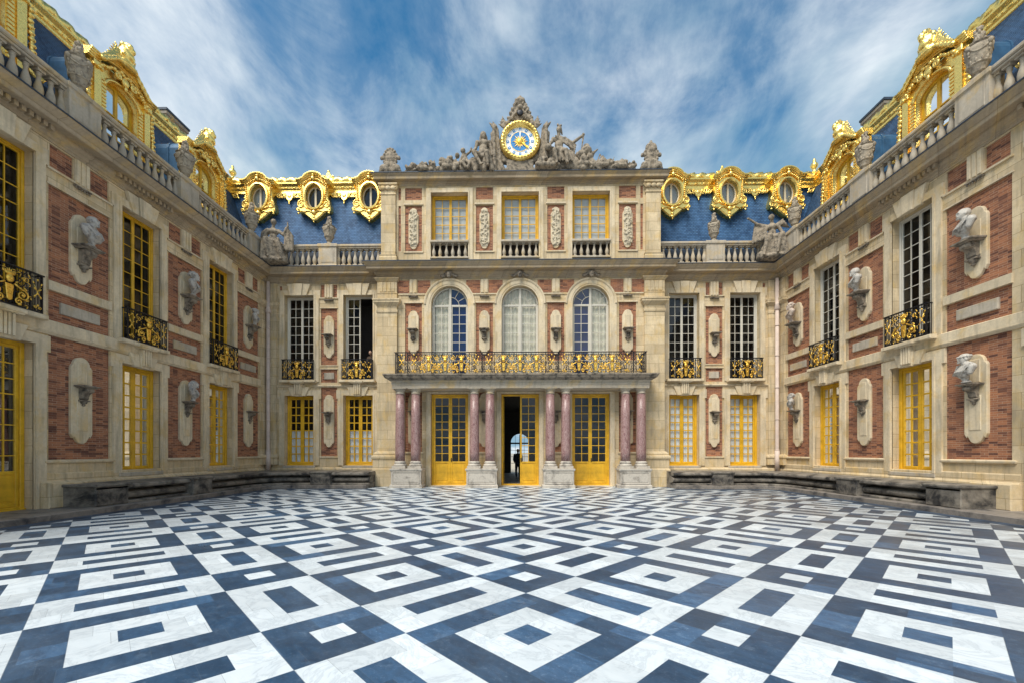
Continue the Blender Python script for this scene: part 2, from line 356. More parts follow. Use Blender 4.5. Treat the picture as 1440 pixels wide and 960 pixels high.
# ------------------------------------------------------------------ mesh building
class MB:
    def __init__(s): s.v = []; s.f = []; s.sm = []
    def add(s, vs, fs, smooth=False, mat=None):
        k = len(s.v)
        s.v += [tuple(mat @ Vector(p)) for p in vs] if mat is not None else [tuple(p) for p in vs]
        s.f += [tuple(i + k for i in f) for f in fs]; s.sm += [smooth] * len(fs)
        return s
    def box(s, x0, x1, y0, y1, z0, z1, mat=None):
        return s.add([(x0,y0,z0),(x1,y0,z0),(x1,y1,z0),(x0,y1,z0),(x0,y0,z1),(x1,y0,z1),(x1,y1,z1),(x0,y1,z1)],
              [(0,3,2,1),(4,5,6,7),(0,1,5,4),(1,2,6,5),(2,3,7,6),(3,0,4,7)], mat=mat)
    def cbox(s, x0, x1, y0, y1, z0, z1, c=.012):
        """box with the four front edges chamfered (front = +y)"""
        prof = [(x0,z0),(x1,z0),(x1,z1),(x0,z1)]
        ins = [(x0+c,z0+c),(x1-c,z0+c),(x1-c,z1-c),(x0+c,z1-c)]
        vs = [(x,y0,z) for x,z in prof] + [(x,y1-c,z) for x,z in prof] + [(x,y1,z) for x,z in ins]
        fs = [(8,9,10,11),(0,3,2,1)]
        for i in range(4):
            j = (i+1) % 4; fs += [(i,j,4+j,4+i),(4+i,4+j,8+j,8+i)]
        return s.add(vs, fs)
    def prism(s, poly, y0, y1, c=0.0, mat=None, smooth=False):
        """outline in x,z pushed from y0 to y1; c: rounded-off front edge"""
        n = len(poly)
        cx = sum(p[0] for p in poly)/n; cz = sum(p[1] for p in poly)/n
        vs = [(x,y0,z) for x,z in poly]
        fs = [tuple(range(n))]
        if c:
            ins = inset(poly, c)
            vs += [(x,y1-c,z) for x,z in poly] + [(x,y1,z) for x,z in ins]
            fs.append(tuple(reversed(range(2*n,3*n))))
        else:
            vs += [(x,y1,z) for x,z in poly]; fs.append(tuple(reversed(range(n,2*n))))
        for L in range(2 if c else 1):
            for i in range(n):
                j = (i+1) % n; fs.append((L*n+i, L*n+n+i, L*n+n+j, L*n+j))
        return s.add(vs, fs, smooth, mat)
    def sprism(s, poly, x0, x1, mat=None):
        """outline in y,z pushed along x"""
        n = len(poly)
        vs = [(x0,y,z) for y,z in poly] + [(x1,y,z) for y,z in poly]
        fs = [tuple(range(n)), tuple(reversed(range(n,2*n)))] + [(i,n+i,n+(i+1)%n,(i+1)%n) for i in range(n)]
        return s.add(vs, fs, mat=mat)
    def lathe(s, prof, n=16, c=(0,0,0), mat=None, smooth=True):
        vs = []; fs = []
        for r, z in prof:
            for i in range(n):
                a = 2*PI*i/n; vs.append((c[0]+r*math.cos(a), c[1]+r*math.sin(a), c[2]+z))
        for k in range(len(prof)-1):
            for i in range(n):
                j = (i+1) % n; fs.append((k*n+i,k*n+j,(k+1)*n+j,(k+1)*n+i))
        fs.append(tuple(reversed(range(n)))); fs.append(tuple(range((len(prof)-1)*n, len(prof)*n)))
        s.add(vs, fs, smooth, mat); return s
    def ell(s, c, r, rot=(0,0,0), n=10, m=7, mat=None):
        if isinstance(r, (int, float)): r = (r,r,r)
        E = Euler(rot).to_matrix(); C = Vector(c)
        vs = []; fs = []
        for k in range(m+1):
            t = PI*k/m
            for i in range(n):
                a = 2*PI*i/n
                vs.append(C + E @ Vector((r[0]*math.sin(t)*math.cos(a), r[1]*math.sin(t)*math.sin(a), r[2]*math.cos(t))))
        for k in range(m):
            for i in range(n):
                j = (i+1) % n; fs.append((k*n+i,(k+1)*n+i,(k+1)*n+j,k*n+j))
        return s.add(vs, fs, True, mat)
    def tube(s, pts, r, n=6, closed=False, mat=None):
        P = [Vector(p) for p in pts]; L = len(P); rr = r if isinstance(r, (list, tuple)) else [r]*L
        vs = []; fs = []; up = None
        for i in range(L):
            a = P[i-1] if (i or closed) else P[i]; b = P[(i+1) % L] if (i < L-1 or closed) else P[i]
            t = (b-a).normalized() if (b-a).length > 1e-9 else Vector((0,0,1))
            if up is None: up = Vector((0,1,0)) if abs(t.y) < .9 else Vector((1,0,0))
            u = t.cross(up)
            if u.length < 1e-6: u = t.orthogonal()
            u.normalize(); w_ = u.cross(t).normalized(); up = w_
            for k in range(n):
                q = 2*PI*k/n; vs.append(P[i] + (u*math.cos(q) + w_*math.sin(q))*rr[i])
        for i in range(L if closed else L-1):
            j = (i+1) % L
            for k in range(n):
                l = (k+1) % n; fs.append((i*n+k, i*n+l, j*n+l, j*n+k))
        if not closed: fs += [tuple(reversed(range(n))), tuple(range((L-1)*n, L*n))]
        return s.add(vs, fs, True, mat)
    def mold(s, path, prof, k0=0, k1=0, closed_prof=True):
        """profile of (offset, z) swept along a plan path; offset goes to the left of the path; k: +1/-1 mitre at an end"""
        P = [Vector((x,y)) for x,y in path]; L = len(P); offs = []
        for i in range(L):
            t0 = (P[i]-P[i-1]).normalized() if i else None
            t1 = (P[i+1]-P[i]).normalized() if i < L-1 else None
            if t0 is None: offs.append(Vector((-t1.y,t1.x)) - t1*k0)
            elif t1 is None: offs.append(Vector((-t0.y,t0.x)) + t0*k1)
            else:
                n0 = Vector((-t0.y,t0.x)); n1 = Vector((-t1.y,t1.x)); b = (n0+n1).normalized()
                offs.append(b / max(.2, b.dot(n0)))
        n = len(prof); vs = []; fs = []
        for i in range(L):
            for d, z in prof: vs.append((P[i].x+offs[i].x*d, P[i].y+offs[i].y*d, z))
        for i in range(L-1):
            for k in range(n if closed_prof else n-1):
                l = (k+1) % n; fs.append((i*n+k, i*n+l, (i+1)*n+l, (i+1)*n+k))
        if closed_prof: fs += [tuple(range(n)), tuple(reversed(range((L-1)*n, L*n)))]
        return s.add(vs, fs)
    def wall(s, x0, x1, z0, z1, holes, y=0.0):
        """flat wall in x,z with rectangular holes (x0,x1,z0,z1,depth) and their reveals"""
        xs = sorted({x0,x1,*[q for h in holes for q in h[:2] if x0 < q < x1]})
        zs = sorted({z0,z1,*[q for h in holes for q in h[2:4] if z0 < q < z1]})
        for i in range(len(xs)-1):
            cx = (xs[i]+xs[i+1])/2; run = None
            for j in range(len(zs)-1):
                cz = (zs[j]+zs[j+1])/2
                solid = not any(h[0] < cx < h[1] and h[2] < cz < h[3] for h in holes)
                if solid: s.add([(xs[i],y,zs[j]),(xs[i],y,zs[j+1]),(xs[i+1],y,zs[j+1]),(xs[i+1],y,zs[j])], [(0,1,2,3)])
        for h in holes:
            a,b,c,d,dep = h[:5]
            q = [(a,c),(b,c),(b,d),(a,d)]
            for i in range(4):
                if len(h) > 5 and i == 2: continue
                p0 = q[i]; p1 = q[(i+1)%4]
                s.add([(p0[0],y,p0[1]),(p1[0],y,p1[1]),(p1[0],y-dep,p1[1]),(p0[0],y-dep,p0[1])], [(0,1,2,3)])
        return s
    def mesh(s, name, mat, recalc=True):
        me = bpy.data.meshes.new(name)
        me.from_pydata(s.v, [], s.f); me.update()
        me.polygons.foreach_set('use_smooth', s.sm)
        if recalc:
            b = bmesh.new(); b.from_mesh(me); bmesh.ops.recalc_face_normals(b, faces=b.faces); b.to_mesh(me); b.free()
        me.materials.append(M[mat] if isinstance(mat, str) else mat)
        return me

def inset(poly, c):
    n = len(poly); res = []
    area = sum(poly[i][0]*poly[(i+1)%n][1]-poly[(i+1)%n][0]*poly[i][1] for i in range(n))
    sg = 1 if area > 0 else -1
    for i in range(n):
        a = Vector(poly[i-1]); b = Vector(poly[i]); d = Vector(poly[(i+1)%n])
        t0 = (b-a).normalized(); t1 = (d-b).normalized()
        n0 = Vector((-t0.y,t0.x))*sg; n1 = Vector((-t1.y,t1.x))*sg
        m = n0+n1
        if m.length < 1e-6: m = n0
        m.normalize(); k = c/max(.35, m.dot(n0)); q = b+m*k; res.append((q.x,q.y))
    return res

def arc(cx, cz, r, a0, a1, n, rz=None):
    return [(cx+r*math.cos(a0+(a1-a0)*i/n), cz+(rz or r)*math.sin(a0+(a1-a0)*i/n)) for i in range(n+1)]
def spiral(cx, cz, r0, r1, a0, turns, n, y=0.0):
    return [(cx+(r0+(r1-r0)*i/n)*math.cos(a0+2*PI*turns*i/n), y, cz+(r0+(r1-r0)*i/n)*math.sin(a0+2*PI*turns*i/n)) for i in range(n+1)]

# ------------------------------------------------------------------ objects
def link(name, me, parent=None, loc=(0,0,0), rz=0, sc=None):
    o = bpy.data.objects.new(name, me); COL.objects.link(o)
    if parent is not None: o.parent = parent
    o.location = loc
    if isinstance(rz, tuple): o.rotation_euler = rz
    elif rz: o.rotation_euler = (0,0,rz)
    if sc: o.scale = sc if isinstance(sc, tuple) else (sc,sc,sc)
    return o
part = link
def tag(o, label=None, cat=None, group=None, kind=None):
    if label: o['label'] = label
    if cat: o['category'] = cat
    if group: o['group'] = group
    if kind: o['kind'] = kind
    return o
def thing(name, label, cat, loc=(0,0,0), rz=0, group=None):
    o = link(name, None, None, loc, rz); o.empty_display_size = .3
    return tag(o, label, cat, group)
KIDS = {}
def copy_tree(o, parent=None):
    c = o.copy(); COL.objects.link(c)
    if parent is not None: c.parent = parent
    for ch in list(o.children): copy_tree(ch, c)
    return c

def sculpt(shapes, voxel, mat, name, smooth=3, noise=0.0, nscale=.15):
    """many overlapping ellipsoids and tapered limbs fused into ONE continuous carved surface"""
    b = MB()
    for q in shapes:
        if q[0] == 's': b.ell(q[1], q[2], q[3] if len(q) > 3 else (0,0,0), 14, 10)
        elif q[0] == 'b': b.box(*q[1])
        else:
            p0, p1 = Vector(q[1]), Vector(q[2]); r0, r1 = q[3], q[4]
            d = p1-p0; n = 6; pts = [p0+d*(i/n) for i in range(n+1)]
            b.tube(pts, [r0+(r1-r0)*i/n for i in range(n+1)], 12)
            b.ell(p0, r0, (0,0,0), 12, 8); b.ell(p1, r1, (0,0,0), 12, 8)
    me = b.mesh(name+'_blocks', mat)
    o = bpy.data.objects.new(name+'_blocks', me); COL.objects.link(o)
    r = o.modifiers.new('r', 'REMESH'); r.mode = 'VOXEL'; r.voxel_size = voxel; r.use_smooth_shade = True
    sm = o.modifiers.new('s', 'SMOOTH'); sm.iterations = smooth; sm.factor = .5
    if noise:
        t = bpy.data.textures.new(name, 'CLOUDS'); t.noise_scale = nscale; t.noise_depth = 3
        d = o.modifiers.new('d', 'DISPLACE'); d.texture = t; d.strength = noise; d.mid_level = .5
    dg = bpy.context.evaluated_depsgraph_get()
    res = bpy.data.meshes.new_from_object(o.evaluated_get(dg))
    res.name = name
    bpy.data.objects.remove(o); bpy.data.meshes.remove(me)
    return res

def strip(parent, x0, x1, y1, z0, z1, name='fillet', mat='trim', at=(0,0,0)):
    w_ = x1-x0; h_ = z1-z0
    me = cached(('strip',round(w_,3),round(y1,3),round(h_,3),name,mat), lambda: MB().box(-w_/2,w_/2,-.02,y1,0,h_).mesh(name, mat))
    return part(name, me, parent, (at[0]+(x0+x1)/2, at[1], at[2]+z0))
CACHE = {}
def cached(key, fn):
    if key not in CACHE: CACHE[key] = fn()
    return CACHE[key]
# ------------------------------------------------------------------ the plan of the court (metres)
XC = .04                           # axis of the building
W = 12.38                          # half width of the court
XL, XR = XC - W, XC + W
YW, YC = 20.4, 19.9                # wall of the corner wings, wall of the middle pavilion
YM = 13.57                         # origin of the side wings
WIN_Y = [9.88, 13.57, 17.24]       # window axes of the side wings
PIERS = [(7.2,8.72),(10.86,12.52),(14.64,16.2),(18.3,19.8)]

# ------------------------------------------------------------------ ground
g = MB(); g.add([(-400,-300,-.03),(400,-300,-.03),(400,500,-.03),(-400,500,-.03)], [(0,1,2,3)])
tag(link('ground', g.mesh('ground', 'ground')), kind='structure')
g = MB(); g.add([(XL-.3,-8,0),(XR+.3,-8,0),(XR+.3,YC+.5,0),(XL-.3,YC+.5,0)], [(0,1,2,3)])
tag(link('marble_floor', g.mesh('marble_floor', 'floor')), kind='structure')

def court_path(sgn, y0=10.95, back=1.75, rad=1.0, xin=6.75):
    """line of the wall foot round one inner corner; offset to the left points into the court"""
    xo = sgn*(W+.57) + XC; r = rad+back; cx = xo - sgn*r; cy = YW - r
    arcp = [(cx + sgn*r*math.sin(t), cy + r*math.cos(t)) for t in [PI/2*i/14 for i in range(15)]]   # from the back wall to the side
    pts = [(XC + sgn*xin, YW)] + arcp + [(xo, y0)]
    return pts if sgn < 0 else pts[::-1]

for sgn in (-1, 1):
    k = MB(); k.mold(court_path(sgn, -8, 1.75, 1.0), [(.2,.004),(.2,.15),(1.99,.15),(2.03,.135),(2.03,.004)])
    tag(link('kerb_step', k.mesh('kerb_step', 'kerb')), kind='structure')
    k = MB(); k.mold(court_path(sgn, -8, 1.75, 1.0), [(2.0,.006),(2.36,.006)], closed_prof=False)
    tag(link('border_paving', k.mesh('border_paving', 'border')), kind='structure')

# ------------------------------------------------------------------ stone benches
BLOCK = MB(); BLOCK.cbox(-.45,.45,-.55,0,0,.50,.02); BLOCK.mold([(-.45,-.55),(-.45,0),(.45,0),(.45,-.55)], [(-.02,.50),(.03,.51),(.04,.53),(.04,.57),(.02,.585),(-.02,.585)])
BLOCK.box(-.47,.47,-.5,.02,.50,.583)
BLOCK_ME = BLOCK.mesh('block', 'bench')
for sgn in (-1, 1):
    side = 'left' if sgn < 0 else 'right'
    t = thing('stone_bench', 'dark stone bench curving round the %s inner corner of the court' % side, 'bench', (XC+sgn*(W-.6), YW-.6, .15), 0, 'benches along the walls')
    tl = Vector(t.location)
    P = court_path(sgn)
    def loc(b, nm, mat='bench'):
        b.v = [(x-tl.x, y-tl.y, z-tl.z) for x,y,z in b.v]; return part(nm, b.mesh(nm, mat), t)
    b = MB(); b.mold(P, [(.3,.74),(1.0,.73),(1.66,.70),(1.72,.69),(1.75,.66),(1.75,.60),(1.71,.57),(1.60,.555),(.3,.555)]); loc(b, 'seat')
    b = MB(); b.mold(P, [(.3,.55),(1.36,.55),(1.38,.51),(1.48,.49),(1.60,.455),(1.645,.41),(1.65,.365),(1.63,.315),(1.57,.275),(1.45,.25),(1.38,.235),(.3,.235)]); loc(b, 'rounded_base')
    b = MB(); b.mold(P, [(.3,.23),(1.60,.23),(1.70,.22),(1.72,.20),(1.72,.152),(.3,.152)]); loc(b, 'plinth')
    for (bx, by, rz, s) in ((XC+sgn*8.87, YW-1.82, PI, (1,1,1)), (sgn*(W-1.26)+XC, 14.63, sgn*PI/2, (1,1,1)), (sgn*(W-1.18)+XC, 11.42, sgn*PI/2, (1.05,1.6,1.02))):
        part('block', BLOCK_ME, t, (bx-tl.x, by-tl.y, .002), rz, s)

# ------------------------------------------------------------------ windows
def grid_window(w, h, rows, mat, name, leaf=(1,1), fr=.085, st=.06, mid=.06, bar=.026, panel=0.0, cols=2, top=0.0):
    """frame with two leaves; origin at the middle of the sill; front at y = 0"""
    b = MB(); hw = w/2
    b.cbox(-hw,-hw+fr,-.09,.02,0,h); b.cbox(hw-fr,hw,-.09,.02,0,h); b.cbox(-hw+fr,hw-fr,-.09,.02,h-fr-top,h)
    b.cbox(-hw+fr,hw-fr,-.09,.03,0,fr*.9); b.cbox(-hw-.0,hw,-.03,.06,-.015,.045)
    frame = b
    return frame
def leaf_mesh(lw, lh, rows, cols, st, bar, panel, name, mat):
    """one glazed leaf, hinge at x = 0, lower edge at z = 0"""
    b = MB()
    b.cbox(0,st,-.06,0,0,lh,.01); b.cbox(lw-st,lw,-.06,0,0,lh,.01)
    b.cbox(st,lw-st,-.06,0,lh-st,lh,.01); b.cbox(st,lw-st,-.06,0,0,st*1.15,.01)
    z0 = st*1.15
    if panel:
        b.cbox(st,lw-st,-.06,0,panel-.05,panel+.04,.01); b.box(st,lw-st,-.045,-.022,z0,panel-.05)
        b.cbox(st+.05,lw-st-.05,-.022,-.008,z0+.06,panel-.11,.006)
        z0 = panel+.04
    z1 = lh-st
    for i in range(1, cols):
        x = st+(lw-2*st)*i/cols; b.box(x-bar/2,x+bar/2,-.045,-.008,z0,z1)
    for j in range(1, rows):
        z = z0+(z1-z0)*j/rows; b.box(st,lw-st,-.040,-.012,z-bar/2,z+bar/2)
    g_ = MB(); g_.add([(st,-.03,z0),(lw-st,-.03,z0),(lw-st,-.03,z1),(st,-.03,z1)], [(0,1,2,3)])
    return b.mesh(name, mat), g_.mesh('pane', 'glass'), (z0, z1)
def curtain_mesh(w, z0, z1, mat='curtain', folds=7, amp=.022):
    if mat == 'blind': folds, amp = 2, .008
    b = MB(); n = folds*6; vs = []; fs = []
    ph = random.random()*6
    for i in range(n+1):
        x = -w/2+w*i/n; y = amp*math.sin(2*PI*folds*i/n+ph)*(.7+.5*math.sin(i*.37+ph))
        vs += [(x,y,z0),(x,y*.8,z1)]
        if i: fs.append((2*i-2,2*i,2*i+1,2*i-1))
    b.add(vs, fs, True); return b.mesh('curtain', mat, False)
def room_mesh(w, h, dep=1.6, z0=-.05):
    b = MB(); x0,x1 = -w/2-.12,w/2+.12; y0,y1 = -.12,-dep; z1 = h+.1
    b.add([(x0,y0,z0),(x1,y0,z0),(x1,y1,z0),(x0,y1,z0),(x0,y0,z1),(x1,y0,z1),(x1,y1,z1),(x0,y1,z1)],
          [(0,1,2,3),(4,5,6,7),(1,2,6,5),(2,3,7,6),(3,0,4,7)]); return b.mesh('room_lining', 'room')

def add_window(parent, loc, w, h, rows, mat, nm='window', curtains=(None,), open_leaf=None, panel=0, fr=.085, st=.065, bar=.026, room=True, label=None, mid=True, glass=('glass','glass'), cols=2, open_ang=80):
    key = (w,h,rows,mat,panel,fr,st,cols)
    fm = cached(('f',)+key, lambda: grid_window(w,h,rows,mat,nm,fr=fr).mesh(nm+'_frame', mat))
    o = part(nm, fm, parent, loc)
    if label: o['label'] = label
    lw = w/2-fr; lh = h-fr*1.9
    lm, pm, zr = cached(('l',)+key, lambda: leaf_mesh(lw, lh, rows, cols, st, bar, panel, 'leaf', mat))
    for s in (0, 1):
        x = -w/2+fr if s == 0 else w/2-fr
        op = open_leaf is not None and open_leaf == s
        sc = None
        lf = part('leaf', lm, o, (x, -.012, fr*.9))
        if s: lf.scale = (-1,1,1)
        if op: lf.rotation_euler = (0,0, R(-open_ang) if s == 0 else R(open_ang)); lf['label'] = 'glazed leaf standing open'
        gm = cached(('g',glass[s])+key, lambda: with_mat(pm, glass[s]))
        gl = part('pane', gm, o, (x, -.012, fr*.9))
        if s: gl.scale = (-1,1,1)
        if op: gl.rotation_euler = lf.rotation_euler
    for c in curtains:
        if c is None: continue
        x0, x1, z0, z1, cm = c
        cu = part('curtain', curtain_mesh(x1-x0, z0, z1, cm), o, ((x0+x1)/2, -.115, 0))
    if nm == 'door':
        def knob():
            q = MB(); q.ell((0,.05,0),(.028,.028,.028)); q.tube([(0,0,0),(0,.05,0)], .012, 6); q.box(-.02,.02,.0,.012,-.09,.09); return q.mesh('handle','iron')
        part('handle', cached('knob', knob), o, (-.045,-.008,1.22))
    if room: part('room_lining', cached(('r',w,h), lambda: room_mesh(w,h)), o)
    return o
def with_mat(me, mat):
    c = me.copy(); c.materials.clear(); c.materials.append(M[mat]); return c

# ------------------------------------------------------------------ iron balcony fronts
def gold_motif(s=1.0, b=None, cx=0.0):
    """mask over a cartouche between two big scrolls, as on the balcony fronts"""
    b = b or MB()
    def p(x, z): return (cx+x*s, z*s)
    x,z = p(0,.60); b.ell((x,.03,z), (.085*s,.055*s,.105*s), n=12, m=8)
    b.ell((x,.075*s,z-.01*s), (.022*s,.03*s,.045*s)); b.ell((x,.04,z+.12*s), (.12*s,.04*s,.05*s))
    for k in range(-3,4):
        xx,z2 = p(.035*k,.74+.02*(3-abs(k))); b.ell((xx,.02,z2), (.018*s,.015*s,.055*s), (0,k*.22,0), 6, 5)
    x0,z0 = p(0,.30); hw = .10*s
    hw *= .78; b.prism([(x0-hw*.7,z0-.20*s),(x0,z0-.235*s),(x0+hw*.7,z0-.20*s),(x0+hw,z0+.05*s),(x0+hw*1.15,z0+.17*s),(x0-hw*1.15,z0+.17*s),(x0-hw,z0+.05*s)], -.005, .04, .012)
    b.ell((x0,.045,z0-.03*s), (.035*s,.012,.05*s)); 
    for sg in (-1,1):
        pts = spiral(cx+sg*.27*s, .27*s, .135*s, .03*s, PI/2 if sg>0 else PI/2, -1.5*sg, 26, .025)
        pts = [(cx+sg*.10*s,.03,.50*s),(cx+sg*.16*s,.03,.455*s)] + pts
        b.tube(pts, [.023*s-.009*s*i/len(pts) for i in range(len(pts))], 6)
        b.ell((cx+sg*.27*s,.03,.27*s), .035*s)
        pts = spiral(cx+sg*.20*s, .10*s, .085*s, .02*s, PI/2, 1.3*sg, 18, .02); b.tube(pts, .018*s, 5)
        b.ell((cx+sg*.20*s,.03,.035*s), (.045*s,.03,.035*s))
        b.ell((cx+sg*.335*s,.02,.44*s), (.055*s,.02,.022*s), (0,sg*.7,0)); b.ell((cx+sg*.16*s,.02,.56*s), (.05*s,.02,.02*s), (0,-sg*.6,0))
        b.ell((cx+sg*.38*s,.02,.17*s), (.05*s,.02,.02*s), (0,-sg*.6,0))
    for sg in (-1,1):
        for (xx,zz,a) in ((.42,.62,.6),(.30,.72,-.5),(.22,.82,.3),(.42,.82,.9),(.44,.30,-.3),(.36,.05,.2),(.10,.84,.1)):
            b.ell((cx+sg*xx*s,.012,zz*s),(.045*s,.012,.014*s),(0,sg*a,0),6,4); b.ell((cx+sg*(xx+.02)*s,.012,(zz-.05)*s),(.014*s,.012,.03*s),(0,sg*a,0),6,4)
        b.tube(spiral(cx+sg*.36*s,.70*s,.075*s,.015*s,0,sg*1.3,14,.012), .011*s, 4)
    return b
def sheaf(b, cx, s=1.0, h=.86):
    """upright stalk with leaves and crossed darts (side panels)"""
    b.tube([(cx-.075*s,.015,.36*h),(cx+.075*s,.015,.74*h)], .009*s, 5); b.tube([(cx+.075*s,.018,.36*h),(cx-.075*s,.018,.74*h)], .009*s, 5)
    for z in (.16,.50,.90):
        b.ell((cx,.02,z*h), (.022*s,.016,.032*s), n=8, m=6)
    for sg in (-1,1):
        b.ell((cx+sg*.065*s,.015,.42*h), (.045*s,.014,.018*s), (0,sg*.8,0), 6, 5); b.ell((cx+sg*.06*s,.015,.63*h), (.045*s,.014,.018*s), (0,-sg*.8,0), 6, 5)
        b.ell((cx+sg*.09*s,.015,.80*h), (.02*s,.014,.035*s), (0,sg*.5,0), 6, 5)
        b.tube(spiral(cx+sg*.05*s, .10*h, .04*s, .012*s, 0, sg*1.2, 12, .015), .010*s, 4)
def black_scrolls(b, cx, hw, h):
    for q in range(6):
        xx = cx-hw*.85+hw*1.7*q/5; b.tube(spiral(xx, h*.5, .07, .015, q*1.3, 1.4, 14, 0), .011, 4); b.tube(spiral(xx, h*.83, .05, .012, q*1.9, 1.3, 12, 0), .010, 4); b.tube(spiral(xx, h*.20, .05, .012, q*.9, 1.3, 12, 0), .010, 4)
    for sg in (-1,1):
        b.tube(spiral(cx+sg*hw*.45, h*.70, hw*.36, .02, -PI/2, sg*1.6, 22, 0), .013, 5)
        b.tube(spiral(cx+sg*hw*.45, h*.30, hw*.36, .02, PI/2, -sg*1.6, 22, 0), .013, 5)
    b.tube([(cx-hw*.8,0,h*.05),(cx-hw*.2,0,h*.5),(cx-hw*.8,0,h*.95)], .010, 4); b.tube([(cx+hw*.8,0,h*.05),(cx+hw*.2,0,h*.5),(cx+hw*.8,0,h*.95)], .010, 4)
def iron_frame(w, h, splits, ret=0.0, pitch=.085):
    b = MB(); hw = w/2
    b.box(-hw-.03,hw+.03,-.025,.03,h-.035,h); b.box(-hw,hw,-.015,.015,.0,.03); b.box(-hw,hw,-.012,.012,.10,.12); b.box(-hw,hw,-.012,.012,h-.12,h-.10)
    for x in splits: b.box(x-.016,x+.016,-.016,.016,0,h-.035)
    n = max(2, int(w/pitch))
    for i in range(1, n):
        x = -hw+w*i/n; b.box(x-.006,x+.006,-.006,.006,.03,h-.035)
    for i in range(n):
        x = -hw+w*(i+.5)/n
        b.tube([(x+.03*math.cos(q),0,.065+.03*math.sin(q)) for q in [2*PI*k/8 for k in range(8)]], .006, 4, True)
    if ret:
        for sg in (-1,1):
            b.box(sg*hw-.016,sg*hw+.016,-ret,.0,h-.035,h-.002); b.box(sg*hw-.012,sg*hw+.012,-ret,0,.002,.03)
            for i in range(1, 3): b.box(sg*hw-.006,sg*hw+.006,-ret*i/3-.006,-ret*i/3+.006,.03,h-.035)
    return b
def balcony_meshes():
    w, h = 1.46, .97
    b = iron_frame(w, h, [-w/2+.016,-.46,.46,w/2-.016], ret=.20)
    black_scrolls(b, 0, .48, h)
    g_ = gold_motif(.98); k = MB(); sheaf(k, 0)
    return b.mesh('balcony_front','iron'), g_.mesh('gilded_mask','goldrail'), k.mesh('gilded_darts','goldrail')
BALC = balcony_meshes()
def add_balcony(parent, loc):
    o = part('balcony_front', BALC[0], parent, loc)
    part('gilded_mask', BALC[1], o, (0,.012,.03)); part('gilded_darts', BALC[2], o, (-.595,.01,.03)); part('gilded_darts', BALC[2], o, (.595,.01,.03))
    return o

# ------------------------------------------------------------------ wall niches, brackets, busts
def plaque_mesh(h, w=.58, mat='trim'):
    """flat stone panel: round head with shoulders, scalloped foot; origin at its foot"""
    hw = w/2; r = hw*.78
    poly = [(-hw*.35,.03)] + arc(0,.20,hw*.62,-PI*.75,-PI*.25,6,.20) + [(hw*.70,.20),(hw*.82,.16),(hw,.27)]
    poly = poly[1:]
    poly += [(hw,h-r-.08),(hw*.86,h-r)] + arc(0,h-r,r,0,PI,12) + [(-hw*.86,h-r),(-hw,h-r-.08),(-hw,.27),(-hw*.82,.16),(-hw*.70,.20)]
    b = MB(); b.prism(poly, -.02, .075, .014)
    return b
def bracket_mesh(s=1.0):
    """scrolled console carrying a moulded shelf; top of the shelf at z = 0"""
    b = MB(); hw = .125*s
    b.mold([(-.28*s,0),(-.28*s,.40*s),(.28*s,.40*s),(.28*s,0)], [(-.10,-.095*s),(-.06,-.085*s),(-.035,-.055*s),(0,-.045*s),(.008,-.04*s),(.008,0),(-.06,0)])
    b.box(-.27*s,.27*s,0,.39*s,-.040*s,-.004)
    prof = [(0,-.09),(.30,-.09),(.335,-.13),(.33,-.19),(.28,-.235),(.21,-.25),(.165,-.30),(.14,-.37),(.135,-.43),(.10,-.47),(0,-.49)]
    b.sprism([(y*s,z*s) for y,z in prof], -hw, hw)
    b.sprism([(y*s*1.03+.004,z*s) for y,z in prof], -hw*.35, hw*.35)
    for sg in (-1,1):
        b.tube([(sg*hw*1.02,y,z) for y,_,z in [(q[0],0,q[2]) for q in spiral(.245*s,-.165*s,.085*s,.015*s,PI/2,1.8,22)]], .016*s, 5)
    b.sprism([(0,-.49*s),(.15*s,-.49*s),(.16*s,-.53*s),(.0,-.54*s)], -hw*1.25, hw*1.25)
    b.lathe([(.02*s,-.70*s),(.05*s,-.68*s),(.055*s,-.65*s),(.035*s,-.63*s),(.09*s,-.60*s),(.10*s,-.56*s),(.11*s,-.54*s)], 10, (0,.07*s,0))
    return b
def niche_slab(h, w=.30):
    b = MB(); b.cbox(-w/2,w/2,.0,.05,0,h,.012); return b
BR = bracket_mesh(); BR_ME = BR.mesh('bracket', 'bracket')
PLAQ_UP = plaque_mesh(1.93); PLAQ_UP_ME = PLAQ_UP.mesh('niche_panel','trim')
PLAQ_LO_ME = plaque_mesh(2.42).mesh('niche_panel','trim')
SLAB_ME = niche_slab(.95).mesh('niche_slab','trim')
SLAB_S_ME = niche_slab(.62,.26).mesh('niche_slab','trim')
SMALLBR = bracket_mesh(.82).mesh('bracket','bracket')

